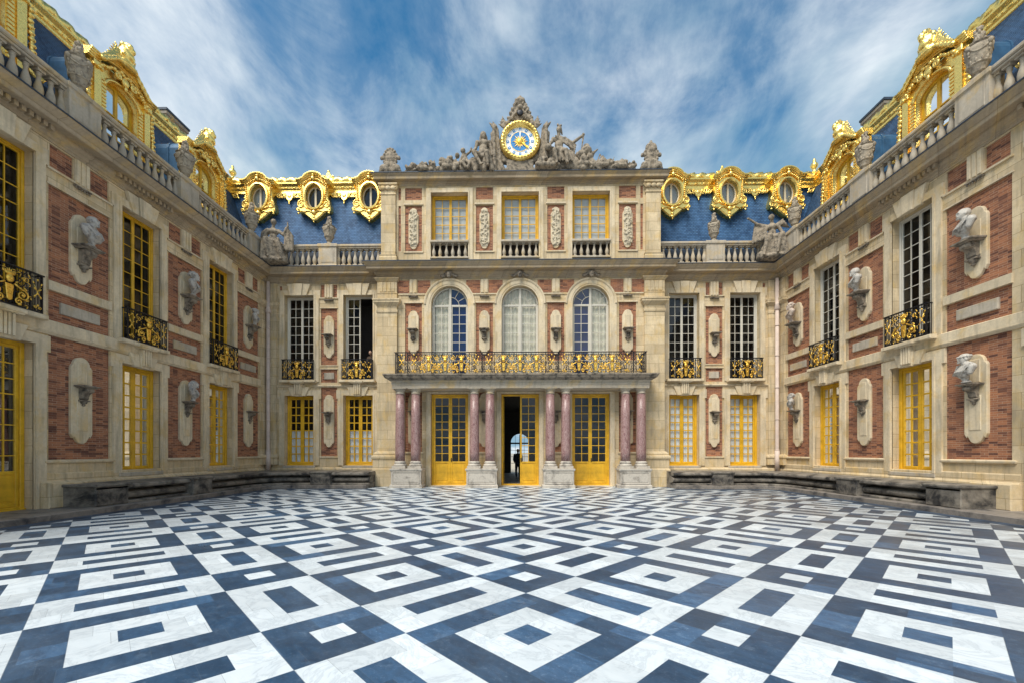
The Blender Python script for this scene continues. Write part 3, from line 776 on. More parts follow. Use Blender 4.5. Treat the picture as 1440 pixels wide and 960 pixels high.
def bust_mesh(kind, mat, seed):
    rd = random.Random(seed)
    S_ = [('s',(0,0,.025),(.14,.13,.03)), ('s',(0,0,.06),(.105,.10,.03)), ('c',(0,0,.08),(0,.0,.15),.062,.055), ('s',(0,0,.165),(.095,.085,.022)),
          ('s',(0,.03,.38),(.27,.15,.17)), ('s',(0,.09,.36),(.23,.11,.18)), ('s',(0,.075,.26),(.19,.12,.13)), ('c',(0,.03,.13),(0,.06,.24),.085,.13),
          ('c',(-.07,.01,.55),(-.27,.0,.46),.11,.115), ('c',(.07,.01,.55),(.27,.0,.46),.11,.115), ('c',(-.30,.01,.45),(-.27,.05,.30),.105,.08), ('c',(.30,.01,.45),(.27,.05,.30),.105,.08),
          ('s',(-.09,.12,.42),(.10,.05,.075)), ('s',(.09,.12,.42),(.10,.05,.075)),
          ('c',(0,.01,.50),(0,.045,.64),.105,.088)]
    body_n = len(S_)
    hx = .0
    S_ += [('s',(hx,.065,.775),(.084,.105,.125)), ('s',(hx,.085,.725),(.066,.085,.075)), ('s',(hx,.170,.765),(.014,.022,.032)),
           ('s',(hx,.165,.712),(.035,.02,.016)), ('s',(hx,.158,.675),(.034,.03,.028)), ('s',(hx,.160,.806),(.062,.024,.015)),
           ('s',(-.088,.05,.765),(.016,.03,.038)), ('s',(.088,.05,.765),(.016,.03,.038))]
    if kind == 'bald': S_ += [('s',(hx,.03,.80),(.090,.105,.105))]
    elif kind == 'curly':
        for i in range(26):
            a = rd.uniform(0,2*PI); e = rd.uniform(.0,1.45)
            S_.append(('s',(.10*math.cos(a)*math.cos(e)*1.0, .035+.115*math.sin(a)*math.cos(e)-.02, .815+.10*math.sin(e)), .034))
        S_ += [('s',(hx,.03,.81),(.097,.115,.105))]
    elif kind == 'laurel':
        S_ += [('s',(hx,.03,.81),(.095,.115,.10))]
        for i in range(14):
            a = 2*PI*i/14; S_.append(('s',(.098*math.cos(a),.045+.118*math.sin(a),.835-.02*math.sin(a)),(.034,.02,.026),(0,.5,a)))
    elif kind == 'long':
        S_ += [('s',(hx,.02,.80),(.105,.115,.12))]
        for sg in (-1,1):
            for i in range(6): S_.append(('s',(sg*(.10+.008*i),.02-.012*i,.78-.055*i),(.042,.05,.045)))
        for i in range(5): S_.append(('s',(-.08+.04*i,-.07,.74),(.045,.05,.10)))
    def big(v): return (v[0]*1.24, .05+(v[1]-.05)*1.24, .655+(v[2]-.70)*1.20)
    for q in range(body_n, len(S_)):
        e = S_[q]; r_ = e[2]; r_ = tuple(v*1.24 for v in r_) if isinstance(r_, tuple) else r_*1.24
        S_[q] = ('s', big(e[1]), r_) + tuple(e[3:])
    # toga folds
    for i in range(6):
        x0 = -.34+.065*i; p0 = Vector((x0,.09+.012*i,.56-.014*i)); p1 = Vector((x0+.25,.18+.006*i,.20+.012*i))
        mid = (p0+p1)/2+Vector((-.03,.062,-.03))
        S_ += [('c',p0,mid,.017,.019), ('c',mid,p1,.019,.015)]
    for i in range(4):
        S_ += [('c',(.28-.045*i,.08,.56),(.17-.04*i,.20,.32),.024,.018)]
    if kind == 'laurel': S_ += [('s',(.19,.06,.55),(.065,.05,.05))]
    return sculpt(S_, .0115, M[mat], 'bust', 1)

# ------------------------------------------------------------------ balusters, urns
BAL_PROF = [(.085,0),(.085,.06),(.06,.075),(.05,.10),(.075,.15),(.098,.23),(.10,.30),(.085,.39),(.06,.48),(.046,.56),(.044,.62),(.058,.645),(.06,.67),(.048,.69),(.075,.72),(.085,.735),(.085,.80)]
_b = MB(); _b.lathe(BAL_PROF[2:15], 14); _b.box(-.095,.095,-.095,.095,0,.07); _b.box(-.095,.095,-.095,.095,.735,.80)
BALUSTER = _b.mesh('baluster', 'pale')
_b = MB(); _b.lathe([(r*.86,z*.84) for r,z in BAL_PROF[2:15]], 12); _b.box(-.08,.08,-.08,.08,0,.06); _b.box(-.08,.08,-.08,.08,.617,.672)
BALUSTER_S = _b.mesh('baluster', 'pale')

def urn_meshes():
    b = MB()
    b.lathe([(.14,0),(.20,0),(.20,.06),(.15,.09),(.105,.13),(.09,.18),(.12,.22),(.15,.235),(.13,.26),(.17,.32),(.205,.42),(.225,.52),(.255,.66),(.275,.80),(.29,.88),(.26,.895),(.235,.92),(.27,.945),(.29,.965),(.25,.99),(.16,1.02),(.09,1.05),(.08,1.09)], 20)
    b.lathe([(.20,.40),(.225,.41),(.23,.44),(.215,.46)], 20)
    c = MB()
    for k in range(4):
        a = PI/2*k+PI/4
        c.tube([((.27-.02*(1-t*t))*math.cos(a+t*.78), (.27-.02*(1-t*t))*math.sin(a+t*.78), .85-.15*(1-(t)**2)) for t in [-1.0+.2*i for i in range(11)]], .028, 6)
        c.ell((.29*math.cos(a+.78),.29*math.sin(a+.78),.86),(.06,.06,.075)); c.ell((.275*math.cos(a+.78),.275*math.sin(a+.78),.75),(.032,.032,.06)); c.ell((.26*math.cos(a+.78),.26*math.sin(a+.78),.66),(.024,.024,.04))
    for k in range(12):
        a = 2*PI*k/12; c.ell((.215*math.cos(a),.215*math.sin(a),.50),(.03,.03,.08), (0,.0,a), 6, 5)
    d = MB(); rd = random.Random(3)
    for k in range(30):
        a = rd.uniform(0,2*PI); z = rd.uniform(0,1); r = .12*(1-z*.7)
        d.ell((r*math.cos(a),r*math.sin(a),1.08+z*.34),(.05,.035,.075),(rd.uniform(-.6,.6),rd.uniform(-.6,.6),a),6,5)
    d.lathe([(.10,1.06),(.13,1.10),(.10,1.2),(.03,1.42)], 8)
    return b.mesh('vase','urn'), c.mesh('garland','urn'), d.mesh('flame_finial','urn')
URN = urn_meshes()
def add_urn(loc, label, s=1.0, rz=0.0):
    t = thing('stone_urn', label, 'urn', loc, rz, 'urns on the balustrades')
    for n_, m_ in zip(('vase','garland','flame_finial'), URN): part(n_, m_, t, (0,0,0), 0, s)
    return t

# ------------------------------------------------------------------ shared facade pieces (local: x along the wall, y out of it)
CORN = [(-.05,9.74),(.03,9.74),(.03,9.80),(.07,9.83),(.07,9.90),(.11,9.93),(.15,10.0),(.15,10.06),(.40,10.07),(.42,10.09),(.42,10.18),(.45,10.20),(.50,10.27),(.535,10.31),(.55,10.33),(.55,10.37),(-.05,10.40)]
LEADP = [(-1.0,10.405),(.535,10.375),(.575,10.365),(.575,10.40),(.10,10.47),(-1.0,10.47)]
def surround_mesh(hw, z0, z1, aw, ear=0.0, eh=.5, out=.055):
    """raised stone frame of an opening, with ears at the top"""
    b = MB()
    L = [(-hw,z0),(-hw-aw,z0),(-hw-aw,z1+aw-eh)]
    if ear: L += [(-hw-aw-ear,z1+aw-eh),(-hw-aw-ear,z1+aw),(hw+aw+ear,z1+aw),(hw+aw+ear,z1+aw-eh)]
    else: L += [(-hw-aw,z1+aw),(hw+aw,z1+aw)]
    L += [(hw+aw,z1+aw-eh),(hw+aw,z0),(hw,z0),(hw,z1),(-hw,z1)]
    b.prism(L, -.02, out)
    # inner bead
    i = .07
    b.prism([(-hw,z0),(-hw-i,z0),(-hw-i,z1+i),(hw+i,z1+i),(hw+i,z0),(hw,z0),(hw,z1),(-hw,z1)], out-.001, out+.022)
    return b
def keystones(z0, z1, cw=.24, sw=.30, out=.10, spread=.10):
    """three wedge stones over an opening"""
    b = MB()
    b.prism([(-cw*.8,z0),(cw*.8,z0),(cw,z1),(-cw,z1)], -.02, out+.05, .012)
    for sg in (-1,1):
        q = [(sg*(cw*.8+.004),z0+.02),(sg*(cw*.8+sw*.85),z0+.02),(sg*(cw+sw+spread),z1),(sg*(cw+.004),z1)]
        b.prism(q if sg > 0 else q[::-1], -.02, out, .012)
    return b
def fluted_block(w, z0, z1, out, n=3):
    b = MB(); b.box(-w/2,w/2,-.02,out*.6,z0,z1)
    for i in range(n):
        x = -w/2+w*(i+.5)/n; b.cbox(x-w/n*.36,x+w/n*.36,out*.58,out,z0+.015,z1-.015,.012)
    return b
def dentils(w, z0, z1, d0, d1, pitch=.155):
    b = MB(); n = int(w/pitch)
    for i in range(n):
        x = -w/2+w*(i+.5)/n; b.box(x-pitch*.30,x+pitch*.30,d0,d1,z0,z1)
    return b
def guttae(w, z, out, n=6):
    b = MB(); b.box(-w/2,w/2,.0,out,z,z+.035)
    for i in range(n):
        x = -w/2+w*(i+.5)/n; b.lathe([(.026,-.055),(.016,0)], 6, (x,out*.6,z))
    return b
SUR_LO = surround_mesh(.72,.97,4.36,.26,.09,.42).mesh('surround','trim')
SUR_UP = surround_mesh(.72,5.05,9.22,.24,.07,.40).mesh('surround','trim')
KEY_LO = keystones(4.30,4.74,.20,.22).mesh('keystone','trim')
KEY_UP = keystones(9.16,9.74,.22,.26).mesh('keystone','trim')
_b = fluted_block(.34,4.36,4.92,.22,4); _b.mold([(-.30,0),(-.30,.30),(.30,.30),(.30,0)], [(-.08,4.90),(-.02,4.92),(0,4.95),(.015,4.96),(.015,5.03),(-.08,5.03)]); _b.box(-.28,.28,0,.29,4.915,5.028)
CONSOLE = _b.mesh('console','trim')
_b = MB(); _b.cbox(-.86,.86,-.30,.26,4.96,5.085,.02); SILL_UP = _b.mesh('sill','trim')
_b = MB(); _b.cbox(-.80,.80,-.30,.075,.84,.965,.015); SILL_LO = _b.mesh('sill','pale')
TRIG = fluted_block(.40,9.04,9.72,.085,3).mesh('triglyph','trim')
GUT = guttae(.44,8.955,.10).mesh('guttae','bracket')
DENT = dentils(2.05,9.93,10.055,.05,.25).mesh('dentils','cornice')
_b = MB(); _b.cbox(-.53,.53,-.03,.045,5.30,5.60,.012); TABLET = _b.mesh('stone_tablet','pale')

def brick_me(w, h):
    return cached(('brick',round(w,3),round(h,3)), lambda: MB().add([(-w/2,0,0),(-w/2,0,h),(w/2,0,h),(w/2,0,0)], [(0,1,2,3)]).mesh('brick_panel','brick'))
def add_brick(parent, x0, x1, z0, z1, dep=.045):
    return part('brick_panel', brick_me(x1-x0, z1-z0), parent, ((x0+x1)/2, -dep, z0))

def pier(parent, xm, hw, holes, upper='bust', lower='bracket'):
    """one brick pier of a side wing, centred on xm"""
    for z0, z1 in ((6.10,8.62),(5.06,5.84),(1.40,4.68)):
        holes.append((xm-hw,xm+hw,z0,z1,.05)); add_brick(parent, xm-hw, xm+hw, z0, z1)
    for a, b_ in ((-hw+.03,-.21),(.21,hw-.03)):
        holes.append((xm+a,xm+b_,9.08,9.70,.05)); add_brick(parent, xm+a, xm+b_, 9.08, 9.70)
    part('triglyph', TRIG, parent, (xm,0,0)); part('guttae', GUT, parent, (xm,0,0))
    for a in ((-hw-.05,hw+.05,.05,9.02,9.07),(-hw-.05,hw+.05,.03,8.62,8.66),(-hw-.03,hw+.03,.055,5.845,6.09)): strip(parent, *a, at=(xm,0,0))
    def pan():
        q = MB(); q.mold([(-hw-.07,-.01),(-hw-.07,.02),(hw+.07,.02),(hw+.07,-.01)], [(-.02,1.30),(.04,1.31),(.05,1.34),(.05,1.37),(0,1.398),(-.02,1.398)]); return q.mesh('panel_sill','trim')
    part('panel_sill', cached(('psill',round(hw,3)), pan), parent, (xm,0,0))
    part('stone_tablet', TABLET, parent, (xm,-.03,0))
    p = part('niche_panel', PLAQ_UP_ME, parent, (xm,-.04,6.30))
    part('bracket', BR_ME, p, (0,.05,1.03)); part('niche_slab', SLAB_ME, p, (0,.04,.60))
    p = part('niche_panel', PLAQ_LO_ME, parent, (xm,-.04,1.83))
    part('bracket', SMALLBR, p, (0,.05,1.63)); part('niche_slab', SLAB_ME, p, (0,.04,.36)); part('niche_slab', SLAB_S_ME, p, (0,.042,1.66))

BALU_Y = -.02
def balustrade(parent, x0, x1, spacing=.285, me=None, name='balustrade', z0=10.47, y=None, rails=True):
    """one run of balusters between two pedestals"""
    y = BALU_Y if y is None else y
    b = MB(); L = x1-x0
    b.cbox(0,L,-.17,.17,.0,.135,.02); b.cbox(0,L,-.16,.16,.935,1.0,.015); b.cbox(0,L,-.205,.205,1.0,1.13,.03)
    o = part(name, b.mesh('balustrade','pale'), parent, (x0,y,z0))
    n = max(1, round(L/spacing))
    for i in range(n+1):
        xx = min(max(L*i/n, .02), L-.02)
        if i in (0,n): continue
        part('baluster', BALUSTER, o, (xx,0,.135))
    for i in (0, n):
        part('baluster', BALUSTER, o, (0.03 if i == 0 else L-.03,0,.135))
    return o
def ped_me(w):
    def f():
        b = MB(); hw = w/2
        b.mold([(-hw,-.2),(-hw,.2),(hw,.2),(hw,-.2)], [(-.05,0),(.03,0),(.03,.10),(.015,.13),(0,.15),(0,.96),(.015,.985),(.045,1.01),(.045,1.12),(.03,1.14),(-.05,1.14)])
        b.box(-hw+.004,hw-.004,-.2,.195,.001,1.136); b.cbox(-hw+.10,hw-.10,.19,.215,.24,.88,.015)
        return b.mesh('pedestal','pale')
    return cached(('ped',w), f)
def add_ped(parent, x, w=.87, z0=10.47, y=None):
    return part('pedestal', ped_me(w), parent, (x, BALU_Y if y is None else y, z0))

# gilded cresting along the top of a roof
def cresting_me(L, z, name='gilded_cresting'):
    b = MB()
    b.mold([(0,0),(L,0)], [(-.5,z-.78),(.06,z-.78),(.09,z-.74),(.09,z-.66),(.13,z-.60),(.14,z-.50),(.20,z-.44),(.24,z-.40),(.24,z-.33),(.15,z-.30),(-.5,z-.30)])
    n = int(L/.055); vs = []; fs = []; m_ = 12
    for i in range(n+1):
        x = L*i/n
        for k in range(m_):
            a = 2*PI*k/m_
            r = .205+.035*math.sin(a*2+x*13)+.018*math.sin(a*5-x*31)+.012*math.sin(x*57+k)
            vs.append((x, .02+r*math.cos(a), z-.20+r*math.sin(a)))
    for i in range(n):
        for k in range(m_): fs.append((i*m_+k, i*m_+(k+1)%m_, (i+1)*m_+(k+1)%m_, (i+1)*m_+k))
    b.add(vs, fs, True)
    for i in range(int(L/.42)):
        x = .21+.42*i; b.ell((x,.135,z-.55), (.10,.03,.05), n=8, m=6); b.ell((x+.21,.13,z-.55), (.03,.03,.05), n=6, m=5)
    return b.mesh(name, 'gold')
def lambrequin_me(L, name='gilded_fringe', pend=True):
    """cut-out hanging border of scrolls with one pointed drop in the middle; z = 0 at its top"""
    b = MB(); hw = L/2
    def sw(x): return (x,.03)
    poly = [(-hw,0),(-hw,-.10)]
    n = max(1, round(hw/.36))
    for sg in (-1,1):
        for i in range(n):
            cx = sg*(.34+(hw-.40)*(i+.5)/n)
            b.tube([(cx+.12*math.cos(q),.035,-.20+.12*math.sin(q)) for q in [2*PI*k/14 for k in range(14)]], .036, 6, True)
            b.tube(spiral(cx+sg*.02,-.20,.06,.015,0,sg*1.2,12,.03), .02, 5)
            b.ell((cx+.17*sg,.03,-.14),(.06,.03,.09),(0,sg*.5,0),8,6)
            b.ell((cx-.15*sg,.03,-.30),(.05,.03,.07),(0,sg*.7,0),8,6)
    b.box(-hw,hw,0,.05,-.085,0)
    if pend:
        b.prism([(-.30,-.06),(.30,-.06),(.31,-.22),(.20,-.27),(.13,-.42),(.05,-.50),(-.05,-.50),(-.13,-.42),(-.20,-.27),(-.31,-.22)], 0, .055, .02)
        b.ell((0,.03,-.56),(.055,.04,.06)); b.ell((0,.06,-.24),(.10,.03,.10)); b.ell((0,.03,-.65),(.03,.03,.05))
        for sg in (-1,1): b.tube(spiral(sg*.25,-.20,.10,.03,PI/2,sg*1.3,16,.06), .026, 5)
    return b.mesh(name,'gold')

# ------------------------------------------------------------------ the two side wings
def big_dormer(parent, x, mirror):
    """gilded dormer: fluted jambs, arched hood, helmet and palms on top, lead barrel roof behind"""
    b = MB(); zs = 11.0
    hw = .55; zt = 13.05; rz = .34
    # front sheet with the arched opening
    ar = arc(0,zt,hw,0,PI,16,rz)
    outer = [(1.02,zs),(1.02,13.66),(-1.02,13.66),(-1.02,zs)]
    b.prism([(hw,zs),(1.02,zs),(1.02,zt),(hw,zt)], -.30, 0); b.prism([(-1.02,zs),(-hw,zs),(-hw,zt),(-1.02,zt)], -.30, 0)
    top = [(1.02,zt),(1.02,13.66),(-1.02,13.66),(-1.02,zt)]
    pts = ar
    for i in range(16):
        (xa,za),(xb,zb) = pts[i],pts[i+1]
        ya = 13.66
        b.add([(xa,0,za),(xb,0,zb),(xb,0,ya),(xa,0,ya),(xa,-.3,za),(xb,-.3,zb)], [(0,1,2,3),(0,4,5,1)])
    for sg in (-1,1):
        q = [(sg*hw,zt),(sg*1.02,zt),(sg*1.02,13.66),(sg*hw,13.66)]; b.prism(q if sg>0 else q[::-1], -.30, 0)
        # ribbed jamb strip
        for i in range(17):
            z = 11.35+.112*i; b.box(sg*.64-.075,sg*.64+.075,-.01,.045,z,z+.07)
        b.box(sg*.86-.11,sg*.86+.11,-.01,.07,zs,13.45); b.cbox(sg*.86-.15,sg*.86+.15,-.01,.12,13.35,13.52,.02)
        # bead-and-scroll edge
        for i in range(10):
            z = 11.9+.155*i; b.ell((sg*(1.10+.03*math.sin(i*.7)),.02,z),(.085,.08,.075),n=8,m=6)
        b.tube(spiral(sg*1.20,11.72,.20,.05,PI/2,-sg*1.4,20,.02), [.07]*21, 6)
        b.tube([(sg*1.04,.0,13.4),(sg*1.12,.02,12.8),(sg*1.10,.02,12.2),(sg*1.28,.02,11.85)], .05, 6)
    b.tube([(px,.03,pz) for px,pz in arc(0,zt,hw+.06,0,PI,20,rz+.06)], .05, 6)
    # arched hood with level shoulders
    path = [(-1.14,13.62),(-.92,13.63)] + [(px,pz) for px,pz in reversed(arc(0,13.52,.84,.26,PI-.26,18,.50))] + [(.92,13.63),(1.14,13.62)]
    for (r, yy, dz) in ((.04,.12,.07),(.035,.09,.01),(.035,.06,-.05),(.04,.15,.12)):
        b.tube([(px,yy,pz+dz) for px,pz in path], r, 8)
    vs = []; fs = []
    for i,(px,pz) in enumerate(path):
        vs += [(px,.17,pz+.14),(px,.17,pz+.10),(px,.02,pz-.08),(px,-.25,pz-.08),(px,-.25,pz+.16)]
        if i:
            for k in range(5): l=(k+1)%5; fs.append((5*i-5+k,5*i-5+l,5*i+l,5*i+k))
    fs += [(0,1,2,3,4), tuple(5*(len(path)-1)+k for k in range(5))]
    b.add(vs, fs)
    # festoon under the hood, scrolled keystone
    for i in range(23):
        t = -1+2*i/22; px = t*.86; pz = 13.56+.40*(1-t*t)-.16
        b.ell((px,.10+.02*math.sin(i*2.1),pz-.03*math.cos(i*1.7)),(.065,.07,.06),(0,t,0),8,6)
    b.tube(spiral(0,13.60,.13,.03,-PI/2,1.5,18,.12), .04, 6); b.ell((0,.10,13.58),(.11,.08,.15)); b.ell((0,.12,13.40),(.06,.05,.09))
    for sg in (-1,1): b.tube(spiral(sg*.28,13.62,.11,.03,PI/2,sg*1.4,16,.13), .04, 6)
    d = part('dormer', cached('dormer', lambda: b.mesh('dormer','gold')), parent, (x,-.62,0))
    # barrel roof
    def barrel():
        q = MB(); sec = [(-.98,11.0)] + [(px,pz) for px,pz in reversed(arc(0,13.45,.98,0,PI,14,.50))] + [(.98,11.0)]
        q.prism(sec, -2.6, -.28); 
        for yy in (-.75,-1.35,-1.95): q.prism([(p_[0]*1.025,11.0+(p_[1]-11.0)*1.008) for p_ in sec], yy-.035, yy+.035)
        return q.mesh('barrel_roof','lead')
    part('barrel_roof', cached('barrel', barrel), d)
    def helm():
        s_ = [('s',(0,.10,14.72),(.22,.24,.25)), ('s',(0,.22,14.60),(.17,.16,.18)), ('c',(-.20,.22,14.60),(.20,.22,14.60),.05,.05), ('s',(0,.10,14.42),(.25,.22,.12)),
              ('s',(0,.18,14.28),(.36,.20,.12))]
        for i in range(9):
            a = -.5+PI*1.15*i/8; s_.append(('s',(.04*math.sin(i*2.),.10-.24*math.cos(a)*1.0,14.80+.25*math.sin(a)),(.085,.09,.10)))
        for sg in (-1,1):
            for i in range(7):
                t = i/6; s_.append(('c',(sg*.20,.10,14.40+.02*i),(sg*(.34+.40*t),.06,14.86-.80*t),.065,.025))
            for i in range(5): s_.append(('s',(sg*(.36+.12*i),.16,14.26-.105*i),(.12,.10,.085),(0,sg*.5,0)))
        return sculpt(s_, .028, M['gold'], 'helmet_trophy', 1, .015, .06)
    part('helmet_trophy', cached('helm', helm), d, (0,.02,.55), 0, .95)
    # window in the dormer
    def wn():
        q = MB(); 
        for (xa,xb,za,zb) in ((-.55,-.47,zs,13.2),(.47,.55,zs,13.2),(-.05,.05,zs,13.36),(-.55,.55,11.7,11.78),(-.55,.55,12.45,12.49)):
            q.box(xa,xb,-.26,-.20,za,zb)
        q.tube([(px,-.22,pz) for px,pz in arc(0,zt,hw-.03,0,PI,16,rz-.02)], .05, 6); return q.mesh('dormer_window','yellow')
    wo = part('dormer_window', cached('dwin', wn), d)
    def gl():
        q = MB(); pl = [(-.53,zs)] + list(reversed(arc(0,zt,.53,0,PI,12,.33))) + [(.53,zs)]
        q.add([(px,-.235,pz) for px,pz in pl], [tuple(range(len(pl)))]); return q.mesh('pane','glass')
    part('pane', cached('dgl', gl), d)
    return d

BUSTS = {k: bust_mesh(kd, mt, i) for i, (k, kd, mt) in enumerate([('bald','bald','bust_grey'),('curly','curly','bust_grey'),('laurel','laurel','bust_white'),('long','long','bust_grey'),('plain','bald','bust_white'),('curlw','curly','bust_pink')])}

def side_wing(sgn):
    side = 'left' if sgn < 0 else 'right'
    root = thing('palace_wing', ('long brick and stone side wing with %s on the %s of the court' % ('yellow upper windows' if sgn < 0 else 'white upper windows', side)), 'palace wing', (XC+sgn*W, YM, 0), sgn*PI/2, 'wings of the palace')
    f = lambda Y: sgn*(Y-YM)                           # world Y -> local x
    def span(a, b): return (min(f(a),f(b)), max(f(a),f(b)))
    xa, xb = span(3.0, YW)
    holes = []
    up = 'yellow' if sgn < 0 else 'white'
    for i, Y in enumerate(WIN_Y):
        if i == 0: Y = 9.80 if sgn < 0 else 9.55
        x = f(Y); door = (i == 0)
        holes.append((x-.72,x+.72,(.14 if door else .97),4.36,.40)); holes.append((x-.72,x+.72,5.05,9.22,.40))
        if not door:
            part('surround', SUR_LO, root, (x,0,0)); part('sill', SILL_LO, root, (x,0,0))
            add_window(root, (x,-.24,.97), 1.44, 3.39, 8, 'yellow', bar=.048, st=.085, fr=.095, curtains=((-.62,-.02,.1,3.3,'curtain'),(.02,.62,.1,3.3,'curtain')))
        else:
            part('surround', cached('surd', lambda: surround_mesh(.72,.14,4.36,.26,.09,.42).mesh('surround','trim')), root, (x,0,0))
            add_window(root, (x,-.24,.14), 1.44, 4.22, 8, 'yellow', nm='door', panel=.86, fr=.10, st=.08)
        part('keystone', KEY_LO, root, (x,.03,0)); part('console', CONSOLE, root, (x,.02,0))
        part('surround', SUR_UP, root, (x,0,0)); part('keystone', KEY_UP, root, (x,.03,0)); part('sill', SILL_UP, root, (x,0,0)); part('dentils', DENT, root, (x,0,0))
        add_window(root, (x,-.24,5.05), 1.44, 4.17, 9, up, fr=.065, st=.05, bar=.022)
        add_balcony(root, (x,.23,5.09))
    for a, b_ in PIERS: pier(root, f((a+b_)/2), (b_-a)/2, holes)
    wb = MB(); wb.wall(xa, xb, 0, 10.4, holes)
    part('wall', wb.mesh('wall','stone'), root)
    # plinth, string course, cornice
    t = MB()
    for (p0,p1) in ([(3.0,9.1)] if True else [])+[(10.64,YW)]:
        q0,q1 = span(p0,p1)
        t.mold([(q0,0),(q1,0)], [(-.02,.0),(.10,.0),(.10,.78),(.07,.82),(.05,.84),(.05,1.02),(.03,1.05),(-.02,1.05)])
    if sgn < 0 or True:
        for y0_, y1_ in ((10.62,11.6),(8.2,9.14)):
            q0,q1 = span(y0_,y1_); t.cbox(q0,q1,-.02,.30 if y0_ > 10 else .2,.14,.80,.025)
    part('plinth', t.mesh('plinth','stone'), root)
    t = MB(); t.mold([(xa,0),(xb,0)], [(-.02,4.66),(.03,4.665),(.045,4.69),(.075,4.72),(.085,4.75),(.06,4.76),(.06,5.03),(.04,5.05),(-.02,5.05)], -1 if sgn < 0 else 0, -1 if sgn > 0 else 0)
    part('string_course', t.mesh('string_course','trim'), root)
    t = MB(); t.mold([(xa,0),(xb,0)], CORN, -1 if sgn < 0 else 0, -1 if sgn > 0 else 0); part('cornice', t.mesh('cornice','cornice'), root)
    t = MB(); t.mold([(xa,0),(xb,0)], LEADP, -1 if sgn < 0 else 0, -1 if sgn > 0 else 0); part('lead_flashing', t.mesh('lead_flashing','flash'), root)
    # corner pilaster
    q0,q1 = span(19.9,YW-.002)
    t = MB(); t.box(q0,q1,-.02,.09,1.0,9.74)
    t.mold([(q0,0),(q0,.09),(q1,.09),(q1,0)], [(-.03,8.15),(.02,8.16),(.03,8.22),(.03,8.27),(-.03,8.28)]); t.mold([(q0,0),(q0,.09),(q1,.09),(q1,0)], [(-.03,8.50),(.02,8.52),(.07,8.58),(.13,8.66),(.13,8.74),(.15,8.76),(.15,8.82),(-.03,8.86)])
    t.mold([(q0,0),(q0,.09),(q1,.09),(q1,0)], [(-.03,1.0),(.09,1.0),(.09,1.28),(.12,1.33),(.12,1.40),(.05,1.48),(-.03,1.52)])
    part('corner_pilaster', t.mesh('corner_pilaster','stone'), root)
    # balustrade: runs between pedestals
    mids = [(a+b_)/2 for a,b_ in PIERS]; mids[3] = 19.35; mids[1] = 11.65; mids[2] = 15.42
    for m_ in mids: add_ped(root, f(m_), .87 if m_ < 19 else 1.0)
    for a, b_ in zip(mids[:-1], mids[1:]):
        q0,q1 = span(a+.435, b_-(.435 if b_ < 19 else .5)); balustrade(root, q0, q1)
    # roof
    r = MB(); y0,z0_,y1,z1_ = -.85,10.6,-2.75,15.35
    q0,q1 = span(2.0, 23.0)
    r.add([(q0,y0,z0_),(q1,y0,z0_),(q1,y1,z1_),(q0,y1,z1_),(q1,-9,z1_),(q0,-9,z1_)], [(0,1,2,3),(3,2,4,5)])
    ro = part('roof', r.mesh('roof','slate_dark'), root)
    gt = MB(); q0,q1 = span(2.0, 21.0); gt.box(q0,q1,-.80,-.52,10.46,11.50); part('lead_gutter', gt.mesh('lead_gutter','flash'), ro)  # dark board standing in for the shade behind the balusters
    q0,q1 = span(2.0, 21.9)
    part('gilded_cresting', cresting_me(q1-q0, 15.74), ro, (q0,-2.66,0))
    for Ya, Yb in ((10.95,12.52),(14.62,16.2),(18.3,20.9),(7.3,8.8)):
        q0,q1 = span(Ya,Yb); part('gilded_fringe', lambrequin_me(q1-q0), ro, ((q0+q1)/2,-2.54,14.97), (R(21.8),0,0))
    for Y in WIN_Y: big_dormer(root, f(Y), sgn)
    # chimney behind the ridge
    c = MB(); c.box(-.60,.60,-.5,.5,14.5,17.75); c.mold([(-.60,-.5),(-.60,.5),(.60,.5),(.60,-.5),(-.60,-.5)], [(-.05,16.75),(.05,16.78),(.05,16.9),(-.05,16.95)])
    c.mold([(-.60,-.5),(-.60,.5),(.60,.5),(.60,-.5),(-.60,-.5)], [(-.05,17.55),(.04,17.58),(.12,17.68),(.16,17.72),(.16,17.85),(-.05,17.9)])
    ch = part('chimney', c.mesh('chimney','chimney'), root, (f(19.6),-4.3,-.72), 0, (.86,.9,1))
    k = MB(); k.box(-.80,.80,-.70,.70,17.86,17.96); part('chimney_cap', k.mesh('chimney_cap','flash'), ch)
    k = MB()
    for xx in (-.34,.0,.34): k.box(xx-.13,xx+.13,.485,.51,17.0,17.5)
    k.box(.585,.61,-.3,.3,17.0,17.5); k.box(-.61,-.585,-.3,.3,17.0,17.5); part('brick_panel', k.mesh('brick_panel','bracket'), ch)
    # rainwater pipe in the corner
    return root, f
LW, fL = side_wing(-1)
RW, fR = side_wing(1)

# rainwater pipes
for sgn in (-1,1):
    side = 'left' if sgn < 0 else 'right'
    t = thing('drainpipe', 'pinkish rainwater pipe running down the %s inner corner of the court' % side, 'drainpipe', (XC+sgn*(W-.24), YW-.24, .72), 0, 'drainpipes in the corners')
    b = MB(); b.tube([(0,0,0),(0,0,.62),(-sgn*.0,0,8.9)], .085, 14); b.tube([(0,0,.0),(0,0,.95)], .105, 14)
    part('pipe', b.mesh('pipe','pipe'), t)
    b = MB(); b.lathe([(.10,7.55),(.135,7.6),(.05,8.0),(.02,8.05)], 12); b.tube([(0,0,8.0),(0,0,9.05)], .075, 12); part('pipe_head', b.mesh('pipe_head','pipe'), t)
    c = MB(); c.lathe([(.10,0),(.10,.05)], 12); cm = c.mesh('pipe_collar','pipe')
    for z in (.95,2.4,3.9,5.4,6.8): part('pipe_collar', cm, t, (0,0,z))

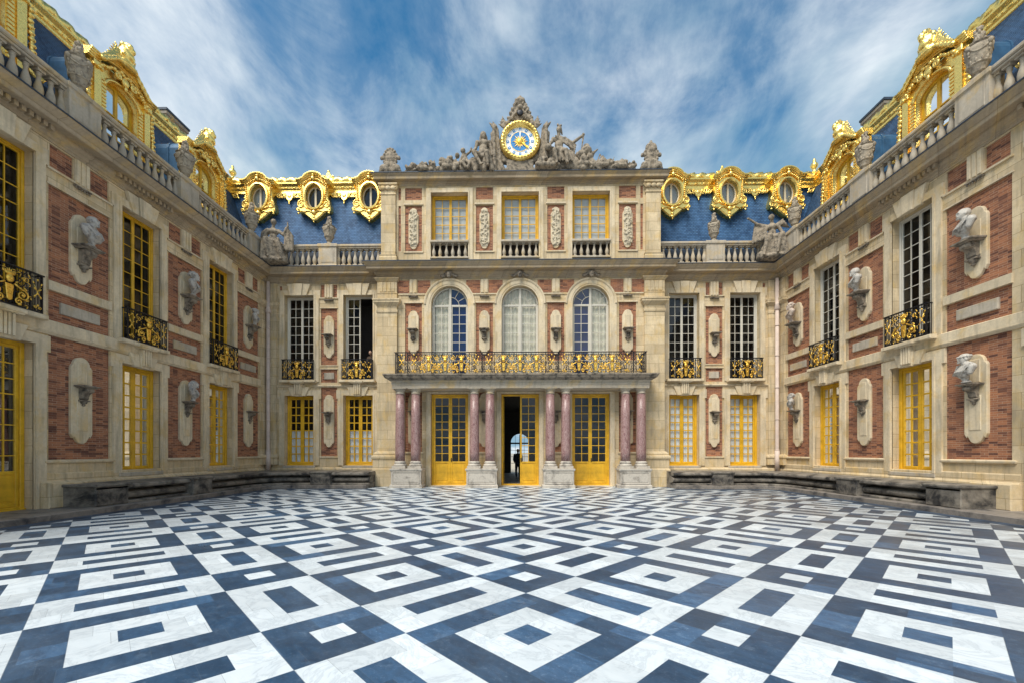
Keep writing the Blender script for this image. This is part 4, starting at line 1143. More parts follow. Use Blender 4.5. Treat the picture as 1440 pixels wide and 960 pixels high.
# busts on the brackets
def add_bust(key, sgn, Y, z, label, turn=0.0, s=1.0):
    o = link('marble_bust', BUSTS[key], None, (XC+sgn*(W-.27), Y, z), sgn*PI/2+turn, s*(.96 if z > 5 else .84))
    tag(o, label, 'bust', 'marble busts on the wall brackets')
add_bust('bald', -1, 11.69, 7.345, 'grey and white bald marble bust on an upper bracket, nearest on the left wall', .35, 1.0)
add_bust('curly', -1, 15.42, 7.345, 'curly-haired marble bust on an upper bracket, middle one of the left wall', .5)
add_bust('laurel', -1, 19.05, 7.345, 'small pale marble bust on an upper bracket, beside the left corner pipe', .6, .9)
add_bust('long', -1, 15.42, 3.475, 'long-haired grey marble bust on the only filled lower bracket of the left wall', .5, 1.0)
add_bust('plain', 1, 11.69, 7.345, 'white marble bust on an upper bracket, nearest one of the right wall', -.45)
add_bust('plain', 1, 15.42, 7.345, 'pale bald marble bust on an upper bracket, middle one of the right wall', -.5)
add_bust('curlw', 1, 19.05, 7.345, 'pinkish curly-haired marble bust on an upper bracket, beside the right corner pipe', -.5)
add_bust('curly', 1, 19.05, 3.475, 'grey marble bust on a lower bracket close to the right corner pipe', -.7, .95)
add_bust('laurel', 1, 11.69, 3.475, 'white laurelled marble bust on a lower bracket, nearest one of the right wall', -.35, 1.05)

# ------------------------------------------------------------------ corner wings on either side of the pavilion
def oeil(parent, x):
    """gilded oval dormer with its hood, cheeks and hanging foot; origin at the middle of the oval"""
    def frame():
        b = MB(); n = 64; ri, rj = .43,.60
        def outline(t):
            # right half described by hand, mirrored
            pts = [(PI/2,1.06),(1.25,1.05),(1.02,1.0),(.80,.93),(.55,.80),(.30,.74),(.05,.74),(-.25,.82),(-.50,1.02),(-.62,1.14),(-.74,1.16),(-.92,1.02),(-1.10,1.06),(-1.32,1.15),(-PI/2,1.30)]
            a = t if -PI/2 <= t <= PI/2 else (PI-t if t > 0 else -PI-t)
            for (a0,r0),(a1,r1) in zip(pts[:-1],pts[1:]):
                if a1 <= a <= a0: q = (a0-a)/(a0-a1); return r0+(r1-r0)*q
            return pts[-1][1]
        vs = []; fs = []
        for i in range(n):
            t = -PI+2*PI*(i+.5)/n; r = outline(t); c,s = math.cos(t),math.sin(t)
            ox,oz = r*c, r*s
            mx,mz = (ri+.10)*c,(rj+.10)*s
            vs += [(ox,-.35,oz),(ox,0,oz),(ox*.95,.05,oz*.95),((ri+.16)*c,.04,(rj+.16)*s),((ri+.13)*c,.13,(rj+.13)*s),((ri+.05)*c,.14,(rj+.05)*s),(ri*c,.08,rj*s),(ri*c,-.25,rj*s)]
        for i in range(n):
            j = (i+1)%n
            for k in range(7): fs.append((8*i+k,8*i+k+1,8*j+k+1,8*j+k))
        b.add(vs, fs)
        # hood
        path = [(-.92,.70),(-.70,.71),(-.60,.78)] + list(reversed(arc(0,.66,.57,.30,PI-.30,14,.42))) + [(.60,.78),(.70,.71),(.92,.70)]
        for (r, yy, dz) in ((.042,.18,.08),(.032,.14,.02),(.03,.09,-.05)): b.tube([(px,yy,pz+dz) for px,pz in path], r, 8)
        vs = []; fs = []
        for i,(px,pz) in enumerate(path):
            vs += [(px,.24,pz+.14),(px,.24,pz+.09),(px,.0,pz-.09),(px,-.6,pz-.09),(px,-.6,pz+.15)]
            if i:
                for k in range(5): l=(k+1)%5; fs.append((5*i-5+k,5*i-5+l,5*i+l,5*i+k))
        fs += [(0,1,2,3,4), tuple(5*(len(path)-1)+k for k in range(5))]; b.add(vs, fs)
        # cheeks going back to the slates
        for sg in (-1,1):
            b.box(sg*.70-.05,sg*.70+.05,-.7,-.02,-.1,.78)
        for i in range(15):
            t = -1+2*i/14; b.ell((t*.54,.10,.62+.26*(1-t*t)),(.055,.06,.05),n=7,m=5)
        b.ell((0,.17,.88),(.11,.08,.12)); b.ell((0,.16,1.06),(.08,.06,.06))
        for sg in (-1,1):
            for i in range(9):
                z = .62-.105*i; b.ell((sg*(.70-.01*i),.06,z),(.055,.06,.045),n=7,m=5)
            b.tube(spiral(sg*.70,-.42,.20,.04,PI/2,-sg*1.6,24,.06), [.042-.001*i for i in range(25)], 6)
            b.tube(spiral(sg*.86,-.72,.10,.02,0,sg*1.3,14,.05), .034, 6); b.ell((sg*.84,.04,-.90),(.07,.05,.055))
            b.tube([(sg*.12,.06,-.86),(sg*.30,.07,-.76),(sg*.50,.07,-.82),(sg*.66,.06,-.92)], .028, 6)
            b.tube([(sg*.15,.08,-.66),(sg*.40,.09,-.62),(sg*.60,.08,-.46)], .025, 6)
        b.ell((0,.08,-.86),(.13,.06,.12)); b.ell((0,.04,-1.24),(.13,.07,.08)); b.ell((0,.04,-1.35),(.05,.05,.06)); b.ell((0,.05,-1.10),(.07,.06,.08))
        return b.mesh('oval_dormer','gold')
    d = part('oval_dormer', cached('oeil', frame), parent, (x,-.92,14.55), 0, (.93,1,.96))
    def cross():
        b = MB(); b.box(-.05,.05,-.20,-.14,-.56,.56); b.tube([(.415*math.cos(t),-.17,.58*math.sin(t)) for t in [2*PI*i/28 for i in range(28)]], .04, 6, True); return b.mesh('oval_window','cream')
    o = part('oval_window', cached('oeilw', cross), d)
    def gl():
        b = MB(); b.add([(.43*math.cos(t),-.175,.60*math.sin(t)) for t in [2*PI*i/24 for i in range(24)]], [tuple(range(24))]); return b.mesh('pane','glass')
    part('pane', cached('oeilg', gl), d)
    return d, o
def oeil_back(o, mat):
    b = MB(); b.add([(.46*math.cos(t),-.26,.63*math.sin(t)) for t in [2*PI*i/24 for i in range(24)]], [tuple(range(24))])
    part('blind', b.mesh('blind', mat), o)

def corner_wing(sgn):
    side = 'left' if sgn < 0 else 'right'
    root = thing('corner_wing', 'two-window stone wing between the clock pavilion and the %s corner%s' % (side, ', one upper window open' if sgn < 0 else ''), 'palace wing', (XC+sgn*9.3, YW, 0), PI, 'wings of the palace')
    f = lambda X: -(X-9.3*sgn)                      # axis-relative X -> local x
    def span(a, b): return (min(f(a*sgn),f(b*sgn)), max(f(a*sgn),f(b*sgn)))
    xa, xb = span(6.3, W)
    holes = []
    for i, X in enumerate((7.85,10.74)):
        x = f(X*sgn)
        holes += [(x-.72,x+.72,.95,4.36,.40),(x-.72,x+.72,5.05,9.18,.40)]
        part('surround', SUR_LO, root, (x,0,-.01)); part('sill', SILL_LO, root, (x,0,-.02)); part('keystone', KEY_LO, root, (x,.03,0)); part('console', CONSOLE, root, (x,.02,0))
        part('surround', SUR_UP, root, (x,0,-.04)); part('keystone', KEY_UP, root, (x,.03,-.03)); part('sill', SILL_UP, root, (x,0,0))
        cz = 1.68 if sgn < 0 else 3.3
        add_window(root, (x,-.24,.95), 1.44, 3.41, 8, 'yellow', bar=.048, st=.085, fr=.095, curtains=((-.62,-.03,.1,cz,'curtain'),(.03,.62,.1,cz,'curtain')))
        op = None
        if sgn < 0 and i == 0: op = 0              # the half next to the pavilion stands open
        add_window(root, (x,-.24,5.05), 1.44, 4.13, 9, 'white', fr=.075, st=.055, bar=.024, open_leaf=op, label='white window with one leaf swung inwards' if op is not None else None)
        add_balcony(root, (x,.23,5.09))
    # narrow pier with empty brackets
    x = f(9.295*sgn); hw = .40
    for z0, z1 in ((5.82,8.55),(4.98,5.62),(1.40,4.74)):
        holes.append((x-hw,x+hw,z0,z1,.05)); add_brick(root, x-hw, x+hw, z0, z1)
    for a, b_ in ((-hw,-.21),(.21,hw)):
        holes.append((x+a,x+b_,9.08,9.70,.05)); add_brick(root, x+a, x+b_, 9.08, 9.70)
    part('triglyph', TRIG, root, (x,0,0)); part('guttae', GUT, root, (x,0,-.02))
    for a in ((-hw-.05,hw+.05,.05,9.02,9.07),(-hw-.04,hw+.04,.035,8.55,8.60),(-hw-.05,hw+.05,.04,1.33,1.40),(-hw-.04,hw+.04,.03,5.62,5.66),(-hw-.04,hw+.04,.03,5.78,5.82)): strip(root, *a, at=(x,0,0))
    t = MB(); t.cbox(-.24,.24,-.03,.04,5.14,5.46,.012); part('stone_tablet', t.mesh('stone_tablet','pale'), root, (x,-.03,0))
    p = part('niche_panel', cached('plqn', lambda: plaque_mesh(2.05,.50).mesh('niche_panel','trim')), root, (x,-.04,6.15))
    part('bracket', SMALLBR, p, (0,.05,1.10)); part('niche_slab', SLAB_S_ME, p, (0,.042,1.14))
    p = part('niche_panel', cached('plqn2', lambda: plaque_mesh(2.55,.50).mesh('niche_panel','trim')), root, (x,-.04,1.83))
    part('bracket', SMALLBR, p, (0,.05,1.70)); part('niche_slab', SLAB_S_ME, p, (0,.042,1.74)); part('niche_slab', SLAB_ME, p, (0,.04,.40))
    # narrow brick strip beside the corner pilaster
    q0,q1 = span(W-.78,W-.66)
    for z0,z1 in ((5.9,8.1),(5.05,5.6),(1.5,4.3),(8.95,9.65)):
        holes.append((q0,q1,z0,z1,.04)); add_brick(root, q0, q1, z0, z1, .035)
    wb = MB(); wb.wall(xa, xb, 0, 10.4, holes); part('wall', wb.mesh('wall','stone'), root)
    ka = -1 if sgn > 0 else 0; kb = -1 if sgn < 0 else 0            # mitre at the inner corner (local x runs against world X)
    t = MB(); t.mold([(xa,0),(xb,0)], [(-.02,0),(.10,0),(.10,.80),(.07,.84),(.05,.86),(-.02,.88)], ka, kb); part('plinth', t.mesh('plinth','stone'), root)
    t = MB(); t.mold([(xa,0),(xb,0)], [(-.02,4.74),(.03,4.745),(.06,4.78),(.075,4.80),(.075,4.84),(.03,4.86),(-.02,4.86)], ka, kb); part('string_course', t.mesh('string_course','trim'), root)
    t = MB(); t.mold([(xa,0),(xb,0)], CORN, ka, kb); part('cornice', t.mesh('cornice','cornice'), root)
    t = MB(); t.mold([(xa,0),(xb,0)], LEADP, ka, kb); part('lead_flashing', t.mesh('lead_flashing','flash'), root)
    q0,q1 = span(W-.55,W-.012)
    t = MB(); t.box(q0,q1,-.02,.09,1.0,9.74)
    for pr in ([(-.03,8.15),(.02,8.16),(.03,8.22),(.03,8.27),(-.03,8.28)],[(-.03,8.50),(.02,8.52),(.07,8.58),(.13,8.66),(.13,8.74),(.15,8.76),(.15,8.82),(-.03,8.86)],[(-.03,1.0),(.09,1.0),(.09,1.28),(.12,1.33),(.12,1.40),(.05,1.48),(-.03,1.52)]):
        t.mold([(q0,0),(q0,.09),(q1,.09),(q1,0)], pr)
    part('corner_pilaster', t.mesh('corner_pilaster','stone'), root)
    # balustrade
    q0,q1 = span(6.6, 8.86); balustrade(root, q0, q1, .28)
    q0,q1 = span(9.72, W-.95); balustrade(root, q0, q1, .28)
    add_ped(root, f(9.29*sgn), .86); add_ped(root, f((W-.45)*sgn), 1.0)
    # roof
    r = MB(); q0,q1 = span(6.0, 17.5)
    r.add([(q0,-.85,10.6),(q1,-.85,10.6),(q1,-1.40,15.4),(q0,-1.40,15.4),(q1,-9,15.4),(q0,-9,15.4)], [(0,1,2,3),(3,2,4,5)])
    ro = part('roof', r.mesh('roof','slate'), root)
    gt = MB(); q0,q1 = span(6.6, 12.9); gt.box(q0,q1,-.80,-.48,10.46,11.52); part('lead_gutter', gt.mesh('lead_gutter','flash'), ro)  # dark board painting the gutter's shade behind the balustrade
    q0,q1 = span(6.0, 15.05); part('gilded_cresting', cresting_me(q1-q0, 15.76), ro, (q0,-1.36,0))
    for i, X in enumerate((7.63,10.47,13.32)):
        d, o = oeil(root, f(X*sgn)); oeil_back(d, 'blind' if sgn > 0 else 'blind' if i == 2 else 'room')
    for X0, X1 in ((8.40,9.70),(11.24,12.55),(14.05,14.75)):
        q0,q1 = span(X0,X1); part('gilded_fringe', lambrequin_me(q1-q0, pend=(X1-X0) > .9), ro, ((q0+q1)/2,-1.27,15.0), (R(6.5),0,0))
    # small gilded ornament on the ridge
    b = MB(); b.prism([(-.30,0),(.30,0),(.34,.10),(.15,.20),(.08,.36),(0,.46),(-.08,.36),(-.15,.20),(-.34,.10)], -.05, .05, .02); b.ell((0,0,.44),(.07,.06,.08))
    for sg in (-1,1): b.tube(spiral(sg*.22,.12,.10,.03,0,sg*1.3,12,.05), .035, 5)
    part('ridge_ornament', cached('rorn', lambda: b.mesh('ridge_ornament','gold')), ro, (f(10.35*sgn if sgn > 0 else -9.95),-1.4,15.70))
    # finial where the ridges meet
    b = MB(); b.lathe([(.16,0),(.20,.06),(.09,.12),(.07,.22),(.15,.32),(.18,.42),(.13,.54),(.05,.60),(.08,.66),(.06,.74),(.01,.80)], 12)
    part('finial', cached('fin', lambda: b.mesh('finial','gold')), ro, (f(15.0*sgn),-1.4,15.74))
    return root, f
LC, fLC = corner_wing(-1)
RC, fRC = corner_wing(1)

# urns standing on the balustrade pedestals
ZU = 10.47+1.14
for sgn, side in ((-1,'left'),(1,'right')):
    x = XC+sgn*(W+.02)
    add_urn((x, 11.65, ZU), 'large garlanded stone urn on the %s balustrade, nearest the camera' % side, 1.0)
    add_urn((x, 15.42, ZU), 'garlanded stone urn on the %s balustrade, second from the front between two gilded dormers' % side, 1.0, .4)
    add_urn((x, 19.3, ZU), 'garlanded stone urn on the %s balustrade, beside the seated corner statue' % side, 1.0, .2)
    add_urn((XC+sgn*9.29, YW+.02, ZU), 'stone urn in front of the blue slates, between the clock pavilion and the %s corner' % side, .96, .3)

# ------------------------------------------------------------------ the middle pavilion with the clock
HW = 6.73; HA = 6.57
pav = thing('clock_pavilion', 'tall middle pavilion with three arched windows, an attic storey and a portico at its foot', 'palace pavilion', (XC, YC, 0), PI, 'wings of the palace')
AX = (-3.33, 0.0, 3.33)
holes = []; AR = .87; ASP = 8.54; AB = 5.10
wb = MB()
for x in AX:
    holes.append((x-.89,x+.89,.02,4.36,.30)); holes.append((x-AR,x+AR,AB,ASP+AR,.34,1))
PX = (-5.04,-1.68,1.68,5.04)
for x in PX:
    for z0,z1 in ((5.9,8.60),(1.62,4.42)):
        holes.append((x-.40,x+.40,z0,z1,.05)); add_brick(pav, x-.40, x+.40, z0, z1)
wb.wall(-HW, HW, 0, 10.4, holes)
for x in AX:       # spandrels and soffits of the arches
    pts = arc(x,ASP,AR,0,PI,28)
    for i in range(28):
        (xa,za),(xb,zb) = pts[i],pts[i+1]; zt = ASP+AR
        wb.add([(xa,0,za),(xb,0,zb),(xb,0,zt),(xa,0,zt),(xa,-.34,za),(xb,-.34,zb)], [(0,1,2,3),(0,4,5,1)])
# side returns of the pavilion
for sg in (-1,1):
    wb.add([(sg*HW,0,0),(sg*HW,-6,0),(sg*HW,-6,10.5),(sg*HW,0,10.5)], [(0,1,2,3)]); wb.add([(sg*HA,0,10.4),(sg*HA,-6,10.4),(sg*HA,-6,14.6),(sg*HA,0,14.6)], [(0,1,2,3)])
part('wall', wb.mesh('wall','stone'), pav)
# frieze bricks between the archivolts, set proud so that the ring cuts them
for x in PX:
    lim = .86 if abs(x) < 3 else .80
    for a, b_ in ((-lim,-.20),(.20,lim)):
        xm0, xm1 = x+a, x+b_
        near = min(AX, key=lambda q: min(abs(q-xm0),abs(q-xm1)))
        poly = []
        zlo, zhi, rr = 9.07, 9.68, 1.20
        pl = [(xm0,zlo),(xm1,zlo),(xm1,zhi),(xm0,zhi)]
        def inside(px,pz): return (px-near)**2+(pz-ASP)**2 < rr*rr
        # cut by the ring of the arch
        zs = [zlo+(zhi-zlo)*i/8 for i in range(9)]
        if near < x and a < 0 and abs(near-x) < 2.2:      # arch on the low-x side
            L = [(max(xm0, near+math.sqrt(max(0,rr*rr-(z-ASP)**2))), z) for z in zs]; poly = [(xm1,zlo),(xm1,zhi)]+L[::-1]
        elif near > x and a > 0 and abs(near-x) < 2.2:
            L = [(min(xm1, near-math.sqrt(max(0,rr*rr-(z-ASP)**2))), z) for z in zs]; poly = [(xm0,zhi),(xm0,zlo)]+L
        else: poly = pl
        b = MB(); b.add([(px,.012,pz) for px,pz in poly], [tuple(range(len(poly)))]); part('brick_panel', b.mesh('brick_panel','brick'), pav)
    part('triglyph', cached('trig2', lambda: fluted_block(.36,9.06,9.72,.075,2).mesh('triglyph','trim')), pav, (x,0,0)); part('guttae', GUT, pav, (x,0,-.06))
    for a in ((-.46,.46,.05,8.60,8.66),(-.46,.46,.05,1.54,1.60),(-.80,.80,.045,8.99,9.05)): strip(pav, *a, at=(x,0,0))
    p = part('niche_panel', cached('plqn', lambda: None), pav, (x,-.04,6.20)); part('bracket', SMALLBR, p, (0,.05,1.15)); part('niche_slab', SLAB_S_ME, p, (0,.042,1.19))
    p = part('niche_panel', cached('plqn2', lambda: None), pav, (x,-.04,1.83)); part('bracket', SMALLBR, p, (0,.05,1.70)); part('niche_slab', SLAB_S_ME, p, (0,.042,1.74))
# archivolts with moulded rings running into the string at 9.0
for x in AX:
    b = MB(); n = 28
    pts = arc(0,ASP,1,0,PI,n)
    vs = []; fs = []
    for i in range(n+1):
        t = PI*i/n; c,s = math.cos(t),math.sin(t)
        for r,y in ((AR,-.01),(AR,.03),(AR+.07,.03),(AR+.075,.05),(AR+.24,.05),(AR+.245,.075),(AR+.30,.10),(AR+.33,.10),(AR+.33,-.01)): vs.append((r*c,y,ASP+r*s))
    for i in range(n):
        for k in range(8): fs.append((9*i+k,9*i+k+1,9*i+10+k,9*i+9+k))
    b.add(vs, fs)
    for sg in (-1,1):
        q = (sg*AR,sg*(AR+.32)); b.box(min(q),max(q),-.01,.05,AB,ASP)
    part('archivolt', cached('archv', lambda: b.mesh('archivolt','trim')), pav, (x,0,0))
    def mask():
        s_ = [('s',(0,.16,9.88),(.13,.13,.16)), ('s',(0,.27,9.86),(.03,.05,.05)), ('s',(0,.22,9.76),(.09,.07,.06))]
        for sg in (-1,1):
            for i in range(5): s_.append(('s',(sg*(.13+.06*i),.12-.01*i,9.90+.03*math.sin(i*1.8)-.02*i),(.07,.07,.06)))
        for i in range(5): s_.append(('s',(-.12+.06*i,.15,10.0),(.05,.07,.05)))
        return sculpt(s_, .022, M['bracket'], 'keystone_mask', 1)
    part('keystone_mask', cached('kmask', mask), pav, (x,.02,0))
# giant pilasters
for sg in (-1,1):
    b = MB()
    x0,x1 = sorted((sg*5.80,sg*6.73)); xx0, xx1 = sorted((sg*5.80,sg*6.72))
    P = [(x0,0),(x0,.12),(x1,.12),(x1,0)] if True else None
    b.box(x0,x1,-.02,.12,1.1,9.74)
    for pr in ([(-.03,8.12),(.03,8.13),(.04,8.2),(.04,8.25),(-.03,8.26)],[(-.03,8.42),(.02,8.43),(.08,8.50),(.15,8.58),(.15,8.66),(.18,8.68),(.18,8.74),(-.03,8.78)],
               [(-.03,9.02),(.02,9.025),(.02,9.06),(-.03,9.07)],[(-.03,9.58),(.03,9.60),(.09,9.68),(.12,9.72),(.12,9.735),(-.03,9.738)],
               [(-.03,.0),(.20,.0),(.20,.80),(.16,.84),(.16,1.25),(.20,1.28),(.22,1.36),(.20,1.44),(.12,1.47),(.14,1.53),(.06,1.62),(-.03,1.66)]):
        b.mold(P, pr)
    for i in range(4):
        xx = x0+.10+(x1-x0-.20)*(i+.5)/4; b.cbox(xx-.075,xx+.075,.115,.145,9.10,9.56,.012)
    part('giant_pilaster', b.mesh('giant_pilaster','stone'), pav)
CP = [(-HW,-3),(-HW,0),(HW,0),(HW,-3)]
b = MB(); b.mold(CP, CORN); part('cornice', b.mesh('cornice','cornice'), pav)
b = MB(); b.mold(CP, LEADP); part('lead_flashing', b.mesh('lead_flashing','flash'), pav)
# arched windows
def arched_frame():
    b = MB(); r = AR; h0 = ASP-AB
    for a,c in ((-r,-r+.07),(r-.07,r)): b.cbox(a,c,-.08,.02,0,h0)
    b.tube([(px,-.03,pz) for px,pz in arc(0,h0,r-.035,0,PI,28)], .042, 8)
    b.cbox(-.055,.055,-.08,.03,0,h0+r-.04); b.cbox(-r+.07,r-.07,-.06,.0,h0-.05,h0+.05); b.cbox(-r,r,-.08,.03,0,.08)
    for sg in (-1,1):
        for q0,q1 in ((.055,.10),(r-.12,r-.07)):
            x0,x1 = sorted((sg*q0,sg*q1)); b.box(x0,x1,-.06,-.01,0,h0)
        x = sg*.43; b.box(x-.013,x+.013,-.05,-.012,0,h0)
        for j in range(1,8): 
            z = h0*j/8; x0,x1 = sorted((sg*.09,sg*(r-.11))); b.box(x0,x1,-.05,-.012,z-.013,z+.013)
        a0 = 0 if sg > 0 else PI/2
        b.tube([(px,-.03,pz) for px,pz in arc(0,h0,.42,a0,a0+PI/2,12)], .016, 5)
        for t in (PI/6,PI/3):
            t = t if sg > 0 else PI-t
            b.tube([(.42*math.cos(t),-.03,h0+.42*math.sin(t)),(.84*math.cos(t),-.03,h0+.84*math.sin(t))], .016, 5)
    return b.mesh('arched_window','white')
def half_glass(sg, y, mat, nm):
    b = MB(); h0 = ASP-AB; pl = [(0,0),(sg*(AR-.03),0)]+[(sg*abs(px),pz) for px,pz in arc(0,h0,AR-.03,0,PI/2,12)]
    b.add([(px,y,pz) for px,pz in pl], [tuple(range(len(pl)))]); return b.mesh(nm, mat)
for i, x in enumerate(AX):
    o = part('arched_window', cached('aw', arched_frame), pav, (x,-.22,AB))
    for sg in (-1,1):
        # local x runs against the picture: local +1 is the left half seen from the court
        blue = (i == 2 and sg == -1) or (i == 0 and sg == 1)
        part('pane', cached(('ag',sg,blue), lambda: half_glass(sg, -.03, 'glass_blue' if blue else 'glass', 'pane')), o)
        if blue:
            part('blind', cached(('bb',sg), lambda: half_glass(sg, -.12, 'blue_blind', 'blind')), o)  # blue sheet behind the pane, painted reflection of the sky
        else:
            c = MB(); h0 = ASP-AB; n = 40
            vs = []; fs = []
            for k in range(n+1):
                xx = sg*(.01+(AR-.05)*k/n); zt = h0+math.sqrt(max(0,(AR-.04)**2-xx*xx)); y = -.16+.018*math.sin(k*.8)
                vs += [(xx,y,0),(xx,y,zt)]
                if k: fs.append((2*k-2,2*k,2*k+1,2*k-1))
            c.add(vs, fs, True); part('curtain', c.mesh('curtain','lace',False), o)
    part('room_lining', cached(('r','arch'), lambda: room_mesh(1.74,4.35)), o)
# doors under the portico
for i, x in enumerate(AX):
    add_window(pav, (x,-.22,.02), 1.78, 4.33, 8, 'yellow', nm='door', panel=1.02, fr=.085, st=.085, bar=.03, room=False, open_leaf=1 if i == 1 else None, open_ang=88, label='middle yellow door with one leaf swung inwards' if i == 1 else None)
    t = MB(); t.prism([(x-.89,.02),(x-1.10,.02),(x-1.10,4.44),(x+1.10,4.44),(x+1.10,.02),(x+.89,.02),(x+.89,4.36),(x-.89,4.36)], -.02, .05); t.cbox(x-.98,x+.98,-.30,.25,.004,.03,.006)
    part('surround', t.mesh('surround','trim'), pav)
# attic storey
holes = []
for x in AX: holes.append((x-.88,x+.88,10.75,13.80,.42))
for x in PX:
    for z0,z1 in ((11.06,13.20),(13.48,14.06)):
        holes.append((x-.40,x+.40,z0,z1,.05)); add_brick(pav, x-.40, x+.40, z0, z1)
for sg in (-1,1):
    for z0,z1 in ((11.06,13.20),(13.48,14.06)):
        q0,q1 = sorted((sg*5.64,sg*5.76)); holes.append((q0,q1,z0,z1,.05)); add_brick(pav, q0, q1, z0, z1)
b = MB(); b.wall(-HA, HA, 10.4, 14.3, holes); part('attic_wall', b.mesh('attic_wall','stone'), pav)
RELIEF = []
for k in range(4):
    rd = random.Random(20+k); s_ = []
    for i in range(34):
        x = rd.uniform(-.17,.17); z = .14+1.68*rd.random()
        s_.append(('s',(x,.05,z),(rd.uniform(.02,.06),.035,rd.uniform(.03,.09)),(0,rd.uniform(-1,1),0)))
    for i in range(7):
        x = rd.uniform(-.12,.12); z = .25+.22*i; a = rd.uniform(-.6,.6); s_.append(('c',(x-.14*math.cos(a),.06,z-.12*math.sin(a)),(x+.14*math.cos(a),.06,z+.16*math.sin(a)),.022,.016))
    s_ += [('b',(-.16,.16,.0,.03,.1,1.86)), ('c',(0,.06,.2),(0,.06,1.8),.02,.02)]
    RELIEF.append(sculpt(s_, .016, M['relief'], 'carved_trophy', 1))
for k, x in enumerate(PX):
    hw = .235; H = 1.98
    poly = arc(0,.20,.16,PI,2*PI,8,.18)+[(hw*.75,.22),(hw,.34),(hw,H-.36),(hw*.75,H-.24)]+arc(0,H-.20,.16,0,PI,8,.18)+[(-hw*.75,H-.24),(-hw,H-.36),(-hw,.34),(-hw*.75,.22)]
    p = part('relief_panel', cached('relp', lambda: MB().prism(poly,-.02,.05,.012).mesh('relief_panel','trim')), pav, (x,-.04,11.14))
    part('carved_trophy', RELIEF[k], p, (0,.035,.02))
    for a in ((-.46,.46,.05,13.24,13.31),(-.46,.46,.045,10.98,11.04)): strip(pav, *a, at=(x,0,0))
for x in AX:
    part('surround', cached('sura', lambda: surround_mesh(.88,10.62,13.80,.22,0,.3,.05).mesh('surround','trim')), pav, (x,0,0))
    add_window(pav, (x,-.26,11.48), 1.76, 2.32, 5, 'yellow', fr=.09, st=.06, bar=.03, curtains=((-.78,-.03,.1,2.2,'blind'),(.03,.78,.1,2.2,'blind')))
    b = MB(); b.cbox(-.90,.90,-.16,.16,0,.08,.01); b.cbox(-.90,.90,-.18,.18,.75,.86,.02); None
    q = MB(); q.add([(-.88,-.30,0),(-.88,-.30,.84),(.88,-.30,.84),(.88,-.30,0)], [(0,1,2,3)]); part('apron', cached('apron', lambda: q.mesh('apron','room')), pav, (x,-.02,10.66))  # dark sheet standing in for the shade behind the window balusters
    o = part('window_balustrade', cached('wbal', lambda: b.mesh('window_balustrade','pale')), pav, (x,-.02,10.66))
    for k in range(6): part('baluster', BALUSTER_S, o, (-.75+.30*k,0,.08))
for sg in (-1,1):
    b = MB()
    x0,x1 = sorted((sg*5.87,sg*6.55)); P = [(x0,0),(x0,.11),(x1,.11),(x1,0)]
    b.box(x0,x1,-.02,.11,10.47,14.2)
    for pr in ([(-.03,10.47),(.08,10.47),(.08,10.72),(.05,10.78),(.07,10.84),(-.03,10.9)],[(-.03,13.68),(.03,13.69),(.03,13.74),(-.03,13.75)],[(-.03,14.08),(.04,14.09),(.11,14.13),(.11,14.19),(-.03,14.195)]): b.mold(P, pr)
    for k in range(3): b.ell((x0+(x1-x0)*(.16+.34*k),.16,13.98),(.13,.06,.10))
    for k in (0,1): b.tube([(x,.15,z) for x,_,z in spiral((x0,x1)[k],13.99,.13,.03,0,1.5,14)], .03, 5)
    part('attic_pilaster', b.mesh('attic_pilaster','stone'), pav)
AC = [(-.05,14.10),(.03,14.10),(.04,14.18),(.10,14.20),(.14,14.22),(.14,14.27),(.42,14.28),(.44,14.30),(.44,14.40),(.50,14.45),(.55,14.49),(.55,14.53),(-.05,14.55)]
b = MB(); b.mold([(-HA,-6),(-HA,0),(HA,0),(HA,-6)], [(d*.66 if d > 0 else d, z+.03) for d,z in AC]); part('attic_cornice', b.mesh('attic_cornice','cornice'), pav)
b = MB(); b.mold([(-HA,-6),(-HA,0),(HA,0),(HA,-6)], [(.20,14.580),(.365,14.564),(.39,14.555),(.39,14.59),(.2,14.61),(.1,14.61)]); b.box(-HA-.2,HA+.2,-6,.20,14.575,14.612); part('lead_flashing', b.mesh('lead_flashing','flash'), pav)
# vestibule behind the three doors: stone hall with a far arched window
b = MB(); D = -12.5
b.add([(-6,-.4,0),(6,-.4,0),(6,D,0),(-6,D,0),(-6,-.4,4.7),(6,-.4,4.7),(6,D,4.7),(-6,D,4.7)], [(4,5,6,7),(3,0,4,7),(2,1,5,6)])
ah = [(-.68,0,2.35)]
hh = [(-.68,.68,.0,3.0,.4,1)]
b.wall(-6, 6, 0, 4.7, hh, D)
pts = arc(0,2.32,.68,0,PI,16)
for i in range(16):
    (xa_,za),(xb_,zb) = pts[i],pts[i+1]; b.add([(xa_,D,za),(xb_,D,zb),(xb_,D,3.0),(xa_,D,3.0)], [(0,1,2,3)])
for x in AX:
    for sg in (-1,1):
        b.add([(x+sg*.89,-.30,0),(x+sg*.89,-.42,0),(x+sg*.89,-.42,4.36),(x+sg*.89,-.30,4.36)], [(0,1,2,3)])
b.wall(-6.2, 6.2, 0, 4.75, [(x-.89,x+.89,0,4.36,.02) for x in AX], -.40)
part('vestibule', b.mesh('vestibule','hall'), pav)
b = MB(); b.add([(-6,-.3,.012),(6,-.3,.012),(6,D-.4,.012),(-6,D-.4,.012)], [(0,1,2,3)]); part('vestibule_floor', b.mesh('vestibule_floor','pedestal'), pav)
b = MB(); b.box(-.03,.03,D-.05,D,.02,2.95); b.box(-.68,.68,D-.05,D,2.22,2.34)
for z in (.75,1.25,1.75): b.box(-.68,.68,D-.04,D-.01,z-.015,z+.015)
for x in (-.34,.34): b.box(x-.012,x+.012,D-.04,D-.01,.02,2.9)
